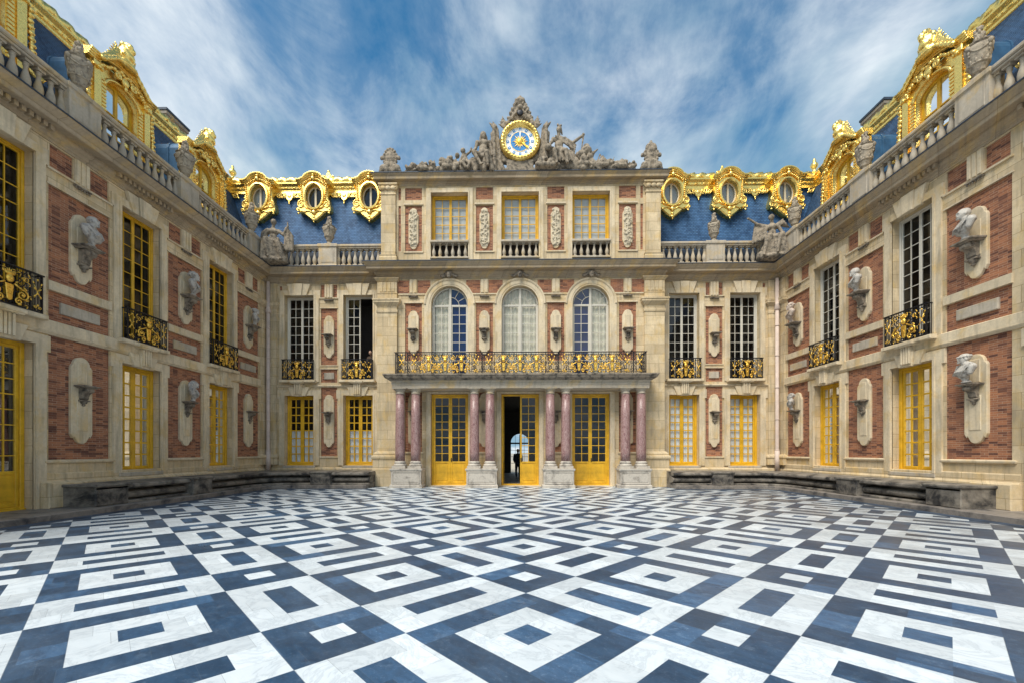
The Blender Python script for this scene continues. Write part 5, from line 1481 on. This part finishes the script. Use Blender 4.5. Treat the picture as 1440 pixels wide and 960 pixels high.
part('far_window', b.mesh('far_window','room'), pav)
# bright garden terrace beyond the far window
g = MB(); g.add([(-14,YC+13.2,-.02),(14,YC+13.2,-.02),(14,YC+60,-.02),(-14,YC+60,-.02)], [(0,1,2,3)]); tag(link('terrace', g.mesh('terrace','pale')), kind='structure')

# ------------------------------------------------------------------ the portico
por = thing('portico', 'low portico of eight red marble columns carrying a balcony with a gilded iron railing', 'portico', (XC, 18.75, 0), PI)
COLX = [-5.45,-4.74,-2.07,-1.36,1.36,2.07,4.74,5.45]
sh = MB(); sh.lathe([(.215,0),(.218,.4),(.216,1.0),(.205,2.0),(.190,3.02)], 28)
bs = MB(); bs.box(-.30,.30,-.30,.30,0,.11); bs.lathe([(.29,.11),(.30,.14),(.29,.18),(.25,.20),(.24,.23),(.265,.25),(.265,.28),(.225,.30),(.225,.33)], 28)
cp = MB(); cp.lathe([(.192,0),(.21,.01),(.21,.04),(.195,.05),(.195,.13),(.21,.14),(.26,.20),(.265,.22),(.2,.225)], 28); cp.box(-.285,.285,-.285,.285,.22,.30)
SH,BS,CPm = sh.mesh('column','marble'), bs.mesh('column_base','pedestal'), cp.mesh('capital','pale')
for x in COLX:
    o = part('column', SH, por, (x,-.36,1.20)); part('column_base', BS, o, (0,0,-.33)); part('capital', CPm, o, (0,0,3.02))
pd = MB(); hw = .675
pd.box(-hw,hw,-.70,0,0,.84)
pd.mold([(-hw,-.70),(-hw,0),(hw,0),(hw,-.70)], [(-.03,0),(.05,0),(.05,.12),(.02,.15),(0,.17),(-.03,.18)]); pd.mold([(-hw,-.70),(-hw,0),(hw,0),(hw,-.70)], [(-.03,.74),(.01,.75),(.04,.79),(.045,.80),(.045,.865),(-.03,.87)])
pd.box(-hw-.02,hw+.02,-.70,.02,.78,.868); pd.cbox(-hw+.12,hw-.12,-.01,.012,.26,.66,.01)
for q in ((-hw+.05,-hw+.10,.18,.74),(hw-.10,hw-.05,.18,.74),(-hw+.10,hw-.10,.18,.23),(-hw+.10,hw-.10,.69,.74)): pd.cbox(q[0],q[1],-.01,.03,q[2],q[3],.008)
PD = pd.mesh('pedestal','pedestal')
for x in (-5.095,-1.715,1.715,5.095): part('pedestal', PD, por, (x,0,0))
en = MB(); E_ = 5.74
en.mold([(-E_,-1.15),(-E_,-.08),(E_,-.08),(E_,-1.15)], [(-.6,4.46),(.0,4.46),(.0,4.60),(.02,4.61),(.02,4.74),(.05,4.76),(.07,4.80),(-.6,4.80)]); en.box(-E_+.02,E_-.02,-1.15,-.10,4.462,4.798)
part('entablature', en.mesh('entablature','pale'), por)
sl = MB(); sl.mold([(-E_,-1.15),(-E_,-.08),(E_,-.08),(E_,-1.15)], [(-.6,4.80),(.09,4.802),(.16,4.85),(.24,4.87),(.27,4.90),(.30,4.97),(.33,5.0),(.33,5.06),(-.6,5.07)]); sl.box(-E_-.1,E_+.1,-1.15,.1,4.81,5.064)
part('balcony_slab', sl.mesh('balcony_slab','bracket'), por)
RLW = 11.14; RH = .97
spl = [-5.57,-4.98,-4.42,-1.68,-1.12,-.56+.0,.56,1.12,1.68,4.42,4.98,5.57]
cuts = [-5.55,-4.95,-4.42,-3.86,-2.20,-1.66,-1.12,1.12,1.66,2.20,3.86,4.42,4.95,5.55]
cuts = [-5.55,-5.0,-4.45,-2.25,-1.68,-1.12,1.12,1.68,2.25,4.45,5.0,5.55]
fr_ = iron_frame(RLW, RH, cuts, ret=0, pitch=.11)
for sg in (-1,1): fr_.box(sg*5.57-.02,sg*5.57+.02,-1.05,0,RH-.035,RH); fr_.box(sg*5.57-.015,sg*5.57+.015,-1.05,0,0,.03); [fr_.box(sg*5.57-.007,sg*5.57+.007,-.1*i-.007,-.1*i+.007,0,RH-.03) for i in range(1,11)]
for i in range(-7,8): black_scrolls(fr_, i*.74, .33, RH)
rail = part('railing', fr_.mesh('railing','iron'), por, (0,.02,5.07))
gm = gold_motif(.92).mesh('gilded_mask','goldrail')
for c in (-3.33,0,3.33):
    for k in (-.73,0,.73): part('gilded_mask', gm, rail, (c+k,.012,.05))
sm_ = MB(); sheaf(sm_, 0, 1.25, .90); SHF = sm_.mesh('gilded_sheaf','goldrail')
for x in (-5.27,-4.72,-1.96,-1.40,1.40,1.96,4.72,5.27): part('gilded_sheaf', SHF, rail, (x,.01,.03))

# ------------------------------------------------------------------ clock and sculpture on the attic cornice
ZT = 14.605; YS = YC-.18
clk = thing('roof_clock', 'blue and white sun clock in a gilded ring on top of the middle pavilion', 'clock', (XC, YS, ZT), PI)
CZ = 1.40
s_ = [('b',(-.62,.62,-.30,.10,0,.55)), ('b',(-.85,.85,-.32,-.04,.55,1.9)), ('s',(0,-.22,1.4),(1.03,.17,1.03))]
rd = random.Random(5)
for sg in (-1,1):
    # upright bundles of banners on both sides of the dial
    for i in range(5):
        x = 1.02+.07*i; s_.append(('c',(sg*(.86+.09*i),-.05-.03*i,.05),(sg*(1.08+.06*i),-.02,2.05-.05*i),.085,.075))
    s_.append(('c',(sg*1.18,.05,0),(sg*1.22,.08,2.1),.10,.075)); s_.append(('c',(sg*1.20,.05,2.05),(sg*1.42,.06,2.30),.10,.03)); s_.append(('c',(sg*1.12,.05,2.12),(sg*1.30,.05,2.38),.07,.02))
    for i in range(4): s_.append(('c',(sg*.72,.02,2.10+.07*i),(sg*(1.02-.06*i),.02,2.28+.12*i),.085,.02))
    # edge scrolls
    s_.append(('c',(sg*.75,.02,.10),(sg*.98,.02,.62),.10,.07))
clk_body = sculpt(s_, .032, M['statue'], 'clock_case', 2, .03, .1)
case = part('clock_case', clk_body, clk)
s_ = []; rd = random.Random(44)
for i in range(95):
    z = rd.uniform(2.15,3.42); q = (3.48-z)/1.33; lim = .10+.56*q**.75; x = rd.uniform(-lim,lim)
    if abs(x) < .13 and 2.75 < z < 3.12: continue
    e = abs(x)/lim; r = rd.uniform(.045,.085)
    s_.append(('s',(x,rd.uniform(-.06,.10),z),(r*.8,r,r*1.5),(0,x*1.3+rd.uniform(-.4,.4),0)))
for i in range(15):
    t = -1+2*i/14; x = .62*t; z = 2.30+1.18*(1-abs(t)**1.4); s_.append(('s',(x,.0,z),(.07,.10,.11),(0,t*.9,0)))
s_ += [('s',(0,.0,3.36),(.10,.10,.13)), ('s',(0,-.05,2.70),(.46,.12,.42)), ('s',(0,-.05,3.0),(.28,.12,.36)), ('c',(-.66,.0,2.25),(-.20,.08,2.72),.07,.06), ('c',(.66,.0,2.25),(.20,.08,2.72),.07,.06), ('c',(-.20,.10,2.70),(0,.12,2.98),.06,.05), ('c',(.20,.10,2.70),(0,.12,2.98),.06,.05), ('s',(0,.13,2.95),(.14,.12,.11))]
part('lion_skin_crest', sculpt(s_, .030, M['statue'], 'lion_skin_crest', 1, .02, .08), clk)
b = MB(); b.lathe([(.14,-.02),(.13,.05),(.10,.06)], 12, (0,0,0), Matrix.Translation((0,.20,2.62)) @ Matrix.Rotation(-PI/2,4,'X')); part('dark_hollow', b.mesh('dark_hollow','iron'), clk)  # black disc painting the shade of the opening in the crest
FR = Matrix.Translation((0,.0,CZ)) @ Matrix.Rotation(-PI/2, 4, 'X')       # local z of the dial -> out of the wall
b = MB(); ring = [(.67,.05),(.67,.11),(.685,.13),(.70,.13),(.715,.12),(.73,.19),(.78,.235),(.85,.235),(.90,.19),(.92,.12),(.95,.05)]
b.lathe(ring, 56, (0,0,0), FR)
for i in range(34):
    t = 2*PI*i/34; b.ell((.815*math.cos(t),.235,CZ+.815*math.sin(t)),(.062,.045,.05),(0,-t,0),8,6)
part('gilded_ring', b.mesh('gilded_ring','gold'), clk)
def disc(r0, r1, y, mat, nm, seg=56):
    b = MB(); vs = []; fs = []
    for i in range(seg):
        t = 2*PI*i/seg; vs += [(r0*math.cos(t),y,CZ+r0*math.sin(t)),(r1*math.cos(t),y,CZ+r1*math.sin(t))]
    for i in range(seg): j=(i+1)%seg; fs.append((2*i,2*i+1,2*j+1,2*j))
    if r0 == 0: fs = [(2*i,2*i+1,2*((i+1)%seg)+1) for i in range(seg)]
    b.add(vs, fs); return part(nm, b.mesh(nm, mat), clk)
disc(.0,.70,.060,'dial_white','dial'); disc(.0,.45,.070,'dial_blue','dial_centre'); disc(.445,.462,.074,'goldrail','dial_rim')
for i in range(12):
    t = 2*PI*i/12+PI/12*0
    m_ = Matrix.Translation((.575*math.sin(t),.066,CZ+.575*math.cos(t))) @ Matrix.Rotation(t, 4, 'Y')
    b = MB(); b.box(-.052,.052,0,.008,-.062,.062, m_); part('hour_plate', b.mesh('hour_plate','dial_blue'), clk)
    b = MB(); b.box(-.016,.016,.009,.013,-.026,.026, m_); part('hour_mark', b.mesh('hour_mark','dial_white'), clk)
b = MB(); b.ell((0,.09,CZ),(.15,.05,.15)); b.ell((0,.14,CZ-.005),(.018,.02,.035)); b.ell((-.045,.135,CZ+.03),(.02,.012,.012)); b.ell((.045,.135,CZ+.03),(.02,.012,.012)); b.ell((0,.135,CZ-.055),(.035,.012,.012))
for i in range(16):
    t = 2*PI*i/16; L = .37 if i%2 == 0 else .29
    m_ = Matrix.Translation((0,.08,CZ)) @ Matrix.Rotation(t,4,'Y'); b.prism([(-.028,.11),(.028,.11),(.016,.22),(0,L),(-.016,.22)], 0, .014, 0, m_)
part('gilded_sun', b.mesh('gilded_sun','goldrail'), clk)
b = MB(); m_ = Matrix.Translation((0,.10,CZ)) @ Matrix.Rotation(0,4,'Y'); b.prism([(-.022,.1),(.022,.1),(.035,.40),(0,.56),(-.035,.40)], 0, .01, 0, m_); part('clock_hand', b.mesh('clock_hand','dial_white'), clk)
# local x runs against the picture, so four o'clock lies on local -x
b = MB(); m_ = Matrix.Translation((0,.10,CZ)) @ Matrix.Rotation(-R(128),4,'Y'); b.prism([(-.025,.1),(.025,.1),(.022,.34),(.06,.40),(0,.52),(-.06,.40),(-.022,.34)], 0, .012, 0, m_); part('clock_hand', b.mesh('clock_hand','goldrail'), clk)

# figures: described in picture coordinates (x to the right), turned into the local frame by negating x
def fig(name, shapes, label, cat, loc, voxel=.030, mat='statue', noise=.02, group=None, rz=PI, smooth=2):
    s2 = []
    for q in shapes:
        if q[0] == 's': s2.append(('s',(-q[1][0],q[1][1],q[1][2]),q[2],tuple((v if i == 0 else -v) for i,v in enumerate(q[3]))) if len(q) > 3 else ('s',(-q[1][0],q[1][1],q[1][2]),q[2]))
        elif q[0] == 'c': s2.append(('c',(-q[1][0],q[1][1],q[1][2]),(-q[2][0],q[2][1],q[2][2]),q[3],q[4]))
    me = sculpt(s2, voxel, M[mat], name, smooth, noise, .09)
    o = link(name, me, None, loc, rz); tag(o, label, cat, group); return o
herc = [('s',(0,.10,1.72),(.115,.13,.155)), ('s',(0,.03,1.74),(.155,.15,.19)), ('s',(.02,.17,1.61),(.085,.07,.11)), ('s',(0,.235,1.70),(.025,.03,.04)), ('c',(-.12,.0,1.70),(-.15,-.02,1.48),.06,.05), ('c',(.12,.0,1.70),(.17,-.02,1.45),.07,.06),
  ('c',(0,.05,1.50),(0,.06,1.60),.09,.08), ('s',(.02,.07,1.34),(.27,.16,.17)), ('s',(-.09,.17,1.34),(.12,.07,.10)), ('s',(.12,.17,1.34),(.12,.07,.10)), ('s',(.0,.08,1.10),(.20,.15,.20)), ('s',(-.02,.10,.92),(.21,.16,.16)), ('s',(0,.05,.74),(.28,.20,.17)),
  ('s',(-.27,.06,1.39),(.11,.11,.11)), ('s',(.29,.06,1.39),(.11,.11,.11)), ('c',(-.29,.06,1.36),(-.36,.10,1.05),.09,.07), ('c',(-.36,.10,1.05),(-.52,.24,.88),.07,.05), ('s',(-.55,.27,.86),(.06,.06,.05)),
  ('c',(.31,.06,1.36),(.38,.04,1.05),.09,.075), ('c',(.38,.04,1.05),(.42,.12,.80),.075,.05), ('s',(.42,.14,.76),(.06,.06,.06)),
  ('c',(-.12,.10,.74),(-.40,.45,.68),.15,.11), ('c',(-.40,.45,.68),(-.06,.50,.10),.10,.06), ('c',(-.08,.50,.09),(.02,.62,.05),.06,.05), ('c',(.14,.10,.74),(.20,.48,.66),.15,.11), ('c',(.20,.48,.66),(.24,.42,.08),.10,.06), ('c',(.24,.42,.08),(.26,.56,.05),.06,.05),
  ('s',(.05,-.10,.45),(.58,.24,.50)), ('s',(.25,-.12,.9),(.36,.16,.50)), ('s',(-.45,.0,.35),(.30,.22,.40)), ('c',(-.20,.20,.70),(.30,.30,.55),.09,.07), ('c',(.30,.25,.60),(.42,.20,.05),.11,.13), ('c',(.10,.20,.5),(.05,.20,.05),.12,.14), ('c',(-.25,.10,.5),(-.35,.15,.05),.12,.13)]
fig('seated_hero_statue', herc, 'bearded bare-chested stone man seated at the left of the roof clock', 'statue', (XC-1.72, YS+.02, ZT), .026, 'statue', .012, 'stone sculptures along the pavilion roof')
mars = [('s',(0,.08,1.92),(.11,.13,.15)), ('s',(.02,.03,1.99),(.135,.15,.13)), ('s',(0,.20,1.90),(.022,.03,.04)), ('c',(.03,.0,2.05),(.03,.0,2.16),.05,.06), ('s',(-.04,.0,2.22),(.05,.05,.08)), ('s',(.10,-.02,2.20),(.06,.05,.07)), ('c',(.12,-.02,1.98),(.16,-.04,1.80),.05,.04),
  ('c',(.0,.04,1.68),(0,.05,1.80),.085,.08), ('s',(.02,.05,1.48),(.25,.16,.18)), ('s',(0,.08,1.22),(.20,.15,.22)), ('s',(.02,.05,.95),(.27,.20,.22)), ('s',(-.25,.05,1.52),(.10,.10,.10)), ('s',(.27,.05,1.52),(.11,.11,.10)),
  ('c',(.28,.05,1.50),(.62,.08,1.30),.10,.08), ('c',(.62,.08,1.30),(1.10,.12,1.62),.075,.06), ('s',(1.13,.13,1.66),(.07,.07,.07)), ('c',(1.14,.13,1.66),(1.04,.16,.95),.045,.03), ('c',(-.26,.05,1.48),(-.42,.18,1.20),.09,.07), ('c',(-.42,.18,1.20),(-.50,.30,1.02),.07,.06), ('s',(-.50,.22,1.02),(.17,.17,.16)),
  ('c',(-.10,.12,.92),(-.22,.48,.72),.15,.11), ('c',(-.22,.48,.72),(-.12,.46,.12),.10,.06), ('c',(-.12,.46,.10),(-.14,.62,.06),.06,.05), ('c',(.16,.12,.92),(.30,.46,.70),.15,.11), ('c',(.30,.46,.70),(.34,.50,.14),.10,.07), ('c',(.34,.50,.1),(.36,.64,.06),.06,.05)]
for i in range(6):
    t = i/5; mars += [('c',(-.16+.05*i,.19,1.58-.05*i),(.32+.06*i,.16,1.36-.07*i),.035,.04), ('c',(.30+.06*i,.08,1.36-.06*i),(.78-.02*i,.06,1.22-.10*i),.06,.05), ('c',(.02+.08*i,.24,1.0-.03*i),(-.10+.14*i,.30,.35),.06,.05)]
mars += [('s',(.05,-.08,.48),(.62,.25,.52)), ('s',(-.30,-.12,.85),(.34,.16,.45)), ('s',(.52,.02,.55),(.30,.20,.48)), ('s',(.75,.0,.35),(.30,.20,.36))]
fig('helmeted_statue', mars, 'helmeted cloaked stone figure leaning on a staff at the right of the roof clock', 'statue', (XC+1.80, YS+.02, ZT), .026, 'statue', .012, 'stone sculptures along the pavilion roof')
child = [('s',(-.02,.16,.96),(.10,.11,.12)), ('s',(-.04,.12,.99),(.12,.12,.11)), ('c',(0,.10,.84),(.06,.08,.55),.10,.15), ('c',(.08,.10,.78),(.30,.20,.86),.06,.05), ('c',(.30,.20,.86),(.36,.2,1.02),.05,.05), ('c',(-.05,.12,.76),(-.16,.22,.45),.06,.05), ('c',(-.16,.22,.45),(-.10,.26,.28),.05,.05), ('c',(.05,.12,.50),(-.02,.35,.30),.11,.09), ('c',(-.02,.35,.30),(.12,.38,.05),.09,.06), ('c',(.12,.10,.5),(.30,.30,.30),.11,.09), ('c',(.3,.3,.3),(.22,.34,.05),.09,.06), ('s',(.05,.0,.22),(.34,.22,.26))]
fig('crouching_statue', child, 'small crouching stone figure at the foot of the seated bearded man', 'statue', (XC-2.62, YS+.02, ZT), .024, 'statue', .015, 'stone sculptures along the pavilion roof')
def pile(seed, length, h0, h1, dirn):
    """heap of helmets, shields, drums and banners that runs down along the cornice"""
    rd = random.Random(seed); s_ = []
    n = int(length/.105)
    for i in range(n):
        t = i/(n-1); x = dirn*length*t; h = h0+(h1-h0)*(t**.75)
        for k in range(3):
            z = rd.uniform(.0,h*.85); r = rd.uniform(.07,.15)*(.7+.3*(1-t))
            s_.append(('s',(x+rd.uniform(-.08,.08),rd.uniform(-.05,.20),z+.05),(r*rd.uniform(.7,1.3),r,r*rd.uniform(.7,1.3)),(rd.uniform(-1,1),rd.uniform(-1,1),0)))
        if rd.random() < .42:
            a = rd.uniform(.3,2.6); L = h*rd.uniform(.6,1.0); s_.append(('c',(x,.08,h*.3),(x+L*math.cos(a)*.6,.10,h*.3+L*math.sin(a)),.055,.018))
        s_.append(('s',(x,.0,h*.28),(.13,.16,h*.34)))
    for c in range(max(2,int(length/.8))):        # rounded helmets and drum ends
        t = (c+.35)/max(2,int(length/.8)); x = dirn*length*t; h = h0+(h1-h0)*(t**.75)
        s_ += [('s',(x,.20,h*.55),(.17,.15,.19)), ('s',(x,.16,h*.55+.13),(.06,.16,.10)), ('c',(x-.16,.22,h*.3),(x+.16,.22,h*.3),.12,.12)]
    return s_
fig('stone_trophy_heap', pile(11,2.35,.86,.26,-1), 'low heap of carved stone arms tapering off along the cornice left of the crouching figure', 'sculpture', (XC-2.95, YS+.02, ZT), .026, 'statue', .02, 'stone sculptures along the pavilion roof')
r_ = pile(23,2.6,.98,.34,1) + [('s',(.42,.12,.92),(.26,.18,.22)), ('s',(.42,.10,1.12),(.16,.14,.12)), ('c',(.60,.1,.7),(.95,.12,.98),.10,.03), ('c',(.62,.1,.5),(1.02,.16,.05),.12,.12), ('c',(.3,.16,.9),(.15,.18,.1),.10,.12), ('s',(.15,.2,.75),(.14,.12,.14))]
fig('stone_trophy_heap', r_, 'heap of carved stone helmets and banners right of the helmeted figure, tallest near him', 'sculpture', (XC+2.65, YS+.02, ZT), .026, 'statue', .02, 'stone sculptures along the pavilion roof')
fig('stone_trophy_heap', pile(31,.9,.55,.45,1), 'low heap of carved stone arms directly under the right edge of the clock ring', 'sculpture', (XC+.80, YS-.12, ZT), .026, 'statue', .02, 'stone sculptures along the pavilion roof')
# cartouches on the two ends of the attic
def cart(right):
    s_ = [('s',(0,0,.70),(.30,.14,.46)), ('s',(0,.10,.72),(.22,.08,.32)), ('s',(0,.0,1.06),(.20,.13,.17)), ('s',(0,-.02,.15),(.46,.22,.20))]
    for i in range(16):
        t = 2*PI*i/16; s_.append(('s',(.30*math.cos(t),.06,.72+.43*math.sin(t)),(.07,.08,.07)))
    for sg in (-1,1):
        s_ += [('c',(sg*.28,.04,.80),(sg*.42,.04,.72),.09,.07), ('s',(sg*.40,.05,.74),(.08,.08,.10)), ('s',(sg*.30,.10,.20),(.20,.16,.20)), ('c',(sg*.20,.08,.42),(sg*.44,.06,.12),.10,.09), ('s',(sg*.42,.06,.10),(.12,.13,.11)), ('c',(sg*.1,.14,.40),(sg*.14,.16,.05),.09,.10)]
    if right: s_ += [('c',(0,.0,.95),(0,.0,1.38),.22,.07), ('s',(0,.05,1.10),(.27,.14,.20))]
    for i in range(5): s_.append(('s',(-.10+.05*i,.15,.66+.05*(i%2)),(.035,.03,.05)))
    return s_
fig('stone_cartouche', cart(False), 'round-topped carved stone cartouche at the left end of the attic cornice', 'sculpture', (XC-6.08, YS+.03, ZT), .026, 'statue', .015, 'stone sculptures along the pavilion roof')
fig('stone_cartouche', cart(True), 'pointed carved stone cartouche at the right end of the attic cornice', 'sculpture', (XC+6.08, YS+.03, ZT), .026, 'statue', .015, 'stone sculptures along the pavilion roof')

# seated statues in the two inner corners of the balustrade
def corner_fig(right):
    m = -1 if right else 1          # mirrored pose
    s_ = [('s',(.02*m,.14,2.02),(.105,.125,.145)), ('s',(.02*m,.08,2.06),(.13,.135,.13)), ('s',(.02*m,.26,2.0),(.02,.03,.035)), ('c',(0,.08,1.78),(.02*m,.11,1.92),.075,.07),
      ('s',(0,.08,1.58),(.24,.15,.19)), ('s',(-.09,.19,1.56),(.09,.07,.09)), ('s',(.09,.19,1.56),(.09,.07,.09)), ('s',(0,.09,1.32),(.17,.14,.20)), ('s',(.0,.10,1.08),(.27,.22,.20)),
      ('c',(-.24*m,.06,1.64),(-.40*m,.08,1.34),.085,.07), ('c',(-.40*m,.08,1.34),(-.36*m,.25,1.12),.07,.05),
      ('c',(.24*m,.08,1.64),(.46*m,.20,1.44),.085,.07)]
    if right:   # arm flung out towards the pavilion
        s_ += [('c',(-.24,.08,1.66),(-.62,.22,1.72),.085,.065), ('c',(-.62,.22,1.72),(-1.02,.34,1.98),.065,.045), ('s',(-1.06,.35,2.0),(.07,.05,.05))]
        for i in range(6): s_.append(('c',(-.25-.09*i,.15,1.60+.02*i),(-.32-.10*i,.20,1.05-.03*i),.075,.06))
        for i in range(5): s_.append(('c',(.25+.05*i,.0,1.7),(.50+.06*i,-.05,1.95-.10*i),.10,.04))
    else:
        s_ += [('c',(.46,.20,1.44),(.66,.26,1.78),.065,.05), ('s',(.68,.27,1.83),(.055,.05,.06)), ('c',(.66,.24,2.02),(.74,.24,.9),.035,.035)]
        for i in range(5): s_.append(('c',(.60+.05*i,.14,1.75-.08*i),(.56+.07*i,.18,.75),.10,.09))
        for i in range(5): s_.append(('c',(-.26-.05*i,.0,1.68-.04*i),(-.40-.03*i,.05,1.0),.09,.08))
    s_ += [('c',(-.12,.16,1.05),(-.22*m,.52,.98),.16,.12), ('c',(-.22*m,.52,.98),(-.10*m,.50,.30),.115,.08), ('c',(-.10*m,.50,.26),(-.08*m,.66,.20),.06,.05), ('c',(.12,.16,1.05),(.30*m,.50,.92),.16,.12), ('c',(.30*m,.50,.92),(.44*m,.48,.22),.115,.08), ('c',(.44*m,.48,.2),(.46*m,.62,.14),.06,.05)]
    for i in range(9):
        t = i/8; s_.append(('c',(-.34+.66*t,.46+.08*math.sin(i),1.02-.05*math.cos(i*2)),(-.40*1+.95*t*1,.42+.06*math.cos(i*1.7),.10),.075,.065))
    for i in range(5): s_.append(('c',(-.26+.12*i,.22,1.24-.03*i),(.10+.08*i,.34,1.02-.02*i),.06,.06))
    s_ += [('s',(.02,.10,.45),(.52,.38,.48)), ('s',(.05*m,.20,.12),(.66,.42,.16)), ('s',(-.45*m,.30,.30),(.18,.16,.22)), ('s',(.52*m,.30,.22),(.16,.18,.20))]
    return s_
fig('seated_statue', corner_fig(False), 'seated draped stone woman holding up a torch in the left corner of the balustrade', 'statue', (XL+.62, YW-.42, 10.46), .028, 'statue', .012, 'seated statues in the corners of the balustrade', PI+.25)
fig('seated_statue', corner_fig(True), 'seated winged stone woman stretching out an arm in the right corner of the balustrade', 'statue', (XR-.62, YW-.42, 10.46), .028, 'statue', .012, 'seated statues in the corners of the balustrade', PI-.25)

# ------------------------------------------------------------------ two people
def person(label, loc, rz, pose, top, legs):
    if pose == 'stand':
        body = [('s',(0,.02,1.66),(.082,.10,.115)), ('s',(0,.115,1.65),(.016,.025,.025)), ('c',(0,0,1.47),(0,.01,1.58),.055,.052), ('s',(0,0,1.36),(.19,.11,.15)), ('s',(0,0,1.12),(.155,.105,.20)), ('s',(0,0,.92),(.17,.12,.14)),
          ('c',(-.20,0,1.42),(-.25,.0,1.14),.052,.043), ('c',(-.25,0,1.14),(-.23,.08,.90),.042,.032), ('s',(-.23,.09,.83),(.035,.035,.065)), ('c',(.20,0,1.42),(.25,.0,1.14),.052,.043), ('c',(.25,0,1.14),(.20,.14,.98),.042,.032), ('s',(.18,.18,.96),(.04,.05,.04)),
          ('c',(-.09,0,.88),(-.10,.02,.48),.085,.058), ('c',(-.10,.02,.48),(-.10,-.01,.08),.055,.038), ('c',(.09,0,.88),(.11,.04,.48),.085,.058), ('c',(.11,.04,.48),(.11,.02,.08),.055,.038), ('c',(-.10,-.02,.045),(-.11,.15,.04),.045,.035), ('c',(.11,.0,.045),(.13,.17,.04),.045,.035)]
    else:
        body = [('s',(.05,.24,1.52),(.082,.10,.115)), ('s',(.05,.335,1.50),(.016,.025,.025)), ('c',(.02,.14,1.36),(.05,.20,1.45),.055,.052), ('s',(0,.08,1.26),(.20,.12,.16)), ('s',(0,.02,1.04),(.165,.11,.20)), ('s',(0,-.02,.88),(.17,.12,.14)),
          ('c',(-.20,.08,1.32),(-.26,.20,1.06),.055,.045), ('c',(-.26,.20,1.06),(-.20,.40,.98),.043,.033), ('s',(-.18,.44,.97),(.035,.06,.03)), ('c',(.20,.08,1.32),(.27,.20,1.06),.055,.045), ('c',(.27,.20,1.06),(.20,.40,.98),.043,.033), ('s',(.18,.44,.97),(.035,.06,.03)),
          ('c',(-.09,0,.86),(-.10,.02,.48),.085,.058), ('c',(-.10,.02,.48),(-.10,-.01,.08),.055,.038), ('c',(.09,0,.86),(.11,.0,.48),.085,.058), ('c',(.11,.0,.48),(.11,-.02,.08),.055,.038), ('c',(-.10,-.02,.045),(-.11,.15,.04),.045,.035), ('c',(.11,-.02,.045),(.13,.15,.04),.045,.035)]
    o = link('person', sculpt(body, .016, M['skin'], 'person', 2), None, loc, rz); tag(o, label, 'person')
    hz = 1.70 if pose == 'stand' else 1.56; hy = -.005 if pose == 'stand' else .215; hx = 0 if pose == 'stand' else .05
    part('hair', sculpt([('s',(hx,hy,hz),(.09,.10,.09)), ('s',(hx,hy-.05,hz-.07),(.075,.06,.08))], .014, M['hair'], 'hair', 1), o)
    def puff(sh, k): return [(q[0],q[1],tuple(r+k for r in q[2])) + tuple(q[3:]) if q[0] == 's' else (q[0],q[1],q[2],q[3]+k,q[4]+k) for q in sh]
    if pose == 'stand': tp = [body[3],body[4],body[5],body[6],body[7],body[9],body[10]]; lg = [body[5]]+body[12:16]
    else: tp = [body[3],body[4],body[5],body[6],body[7],body[9],body[10]]; lg = [body[5]]+body[12:16]
    part('jacket', sculpt(puff(tp,.022), .018, M[top], 'jacket', 2), o); part('trousers', sculpt(puff(lg,.014), .018, M[legs], 'trousers', 2), o)
    return o
person('person in dark clothes standing inside the open middle doorway', (XC-.12, 26.0, .012), PI, 'stand', 'cloth_dark', 'cloth_dark')
person('person in brown leaning at the open upper window left of the pavilion', (XC-7.42, YW+.82, 5.02), PI, 'lean', 'cloth_brown', 'cloth_dark')
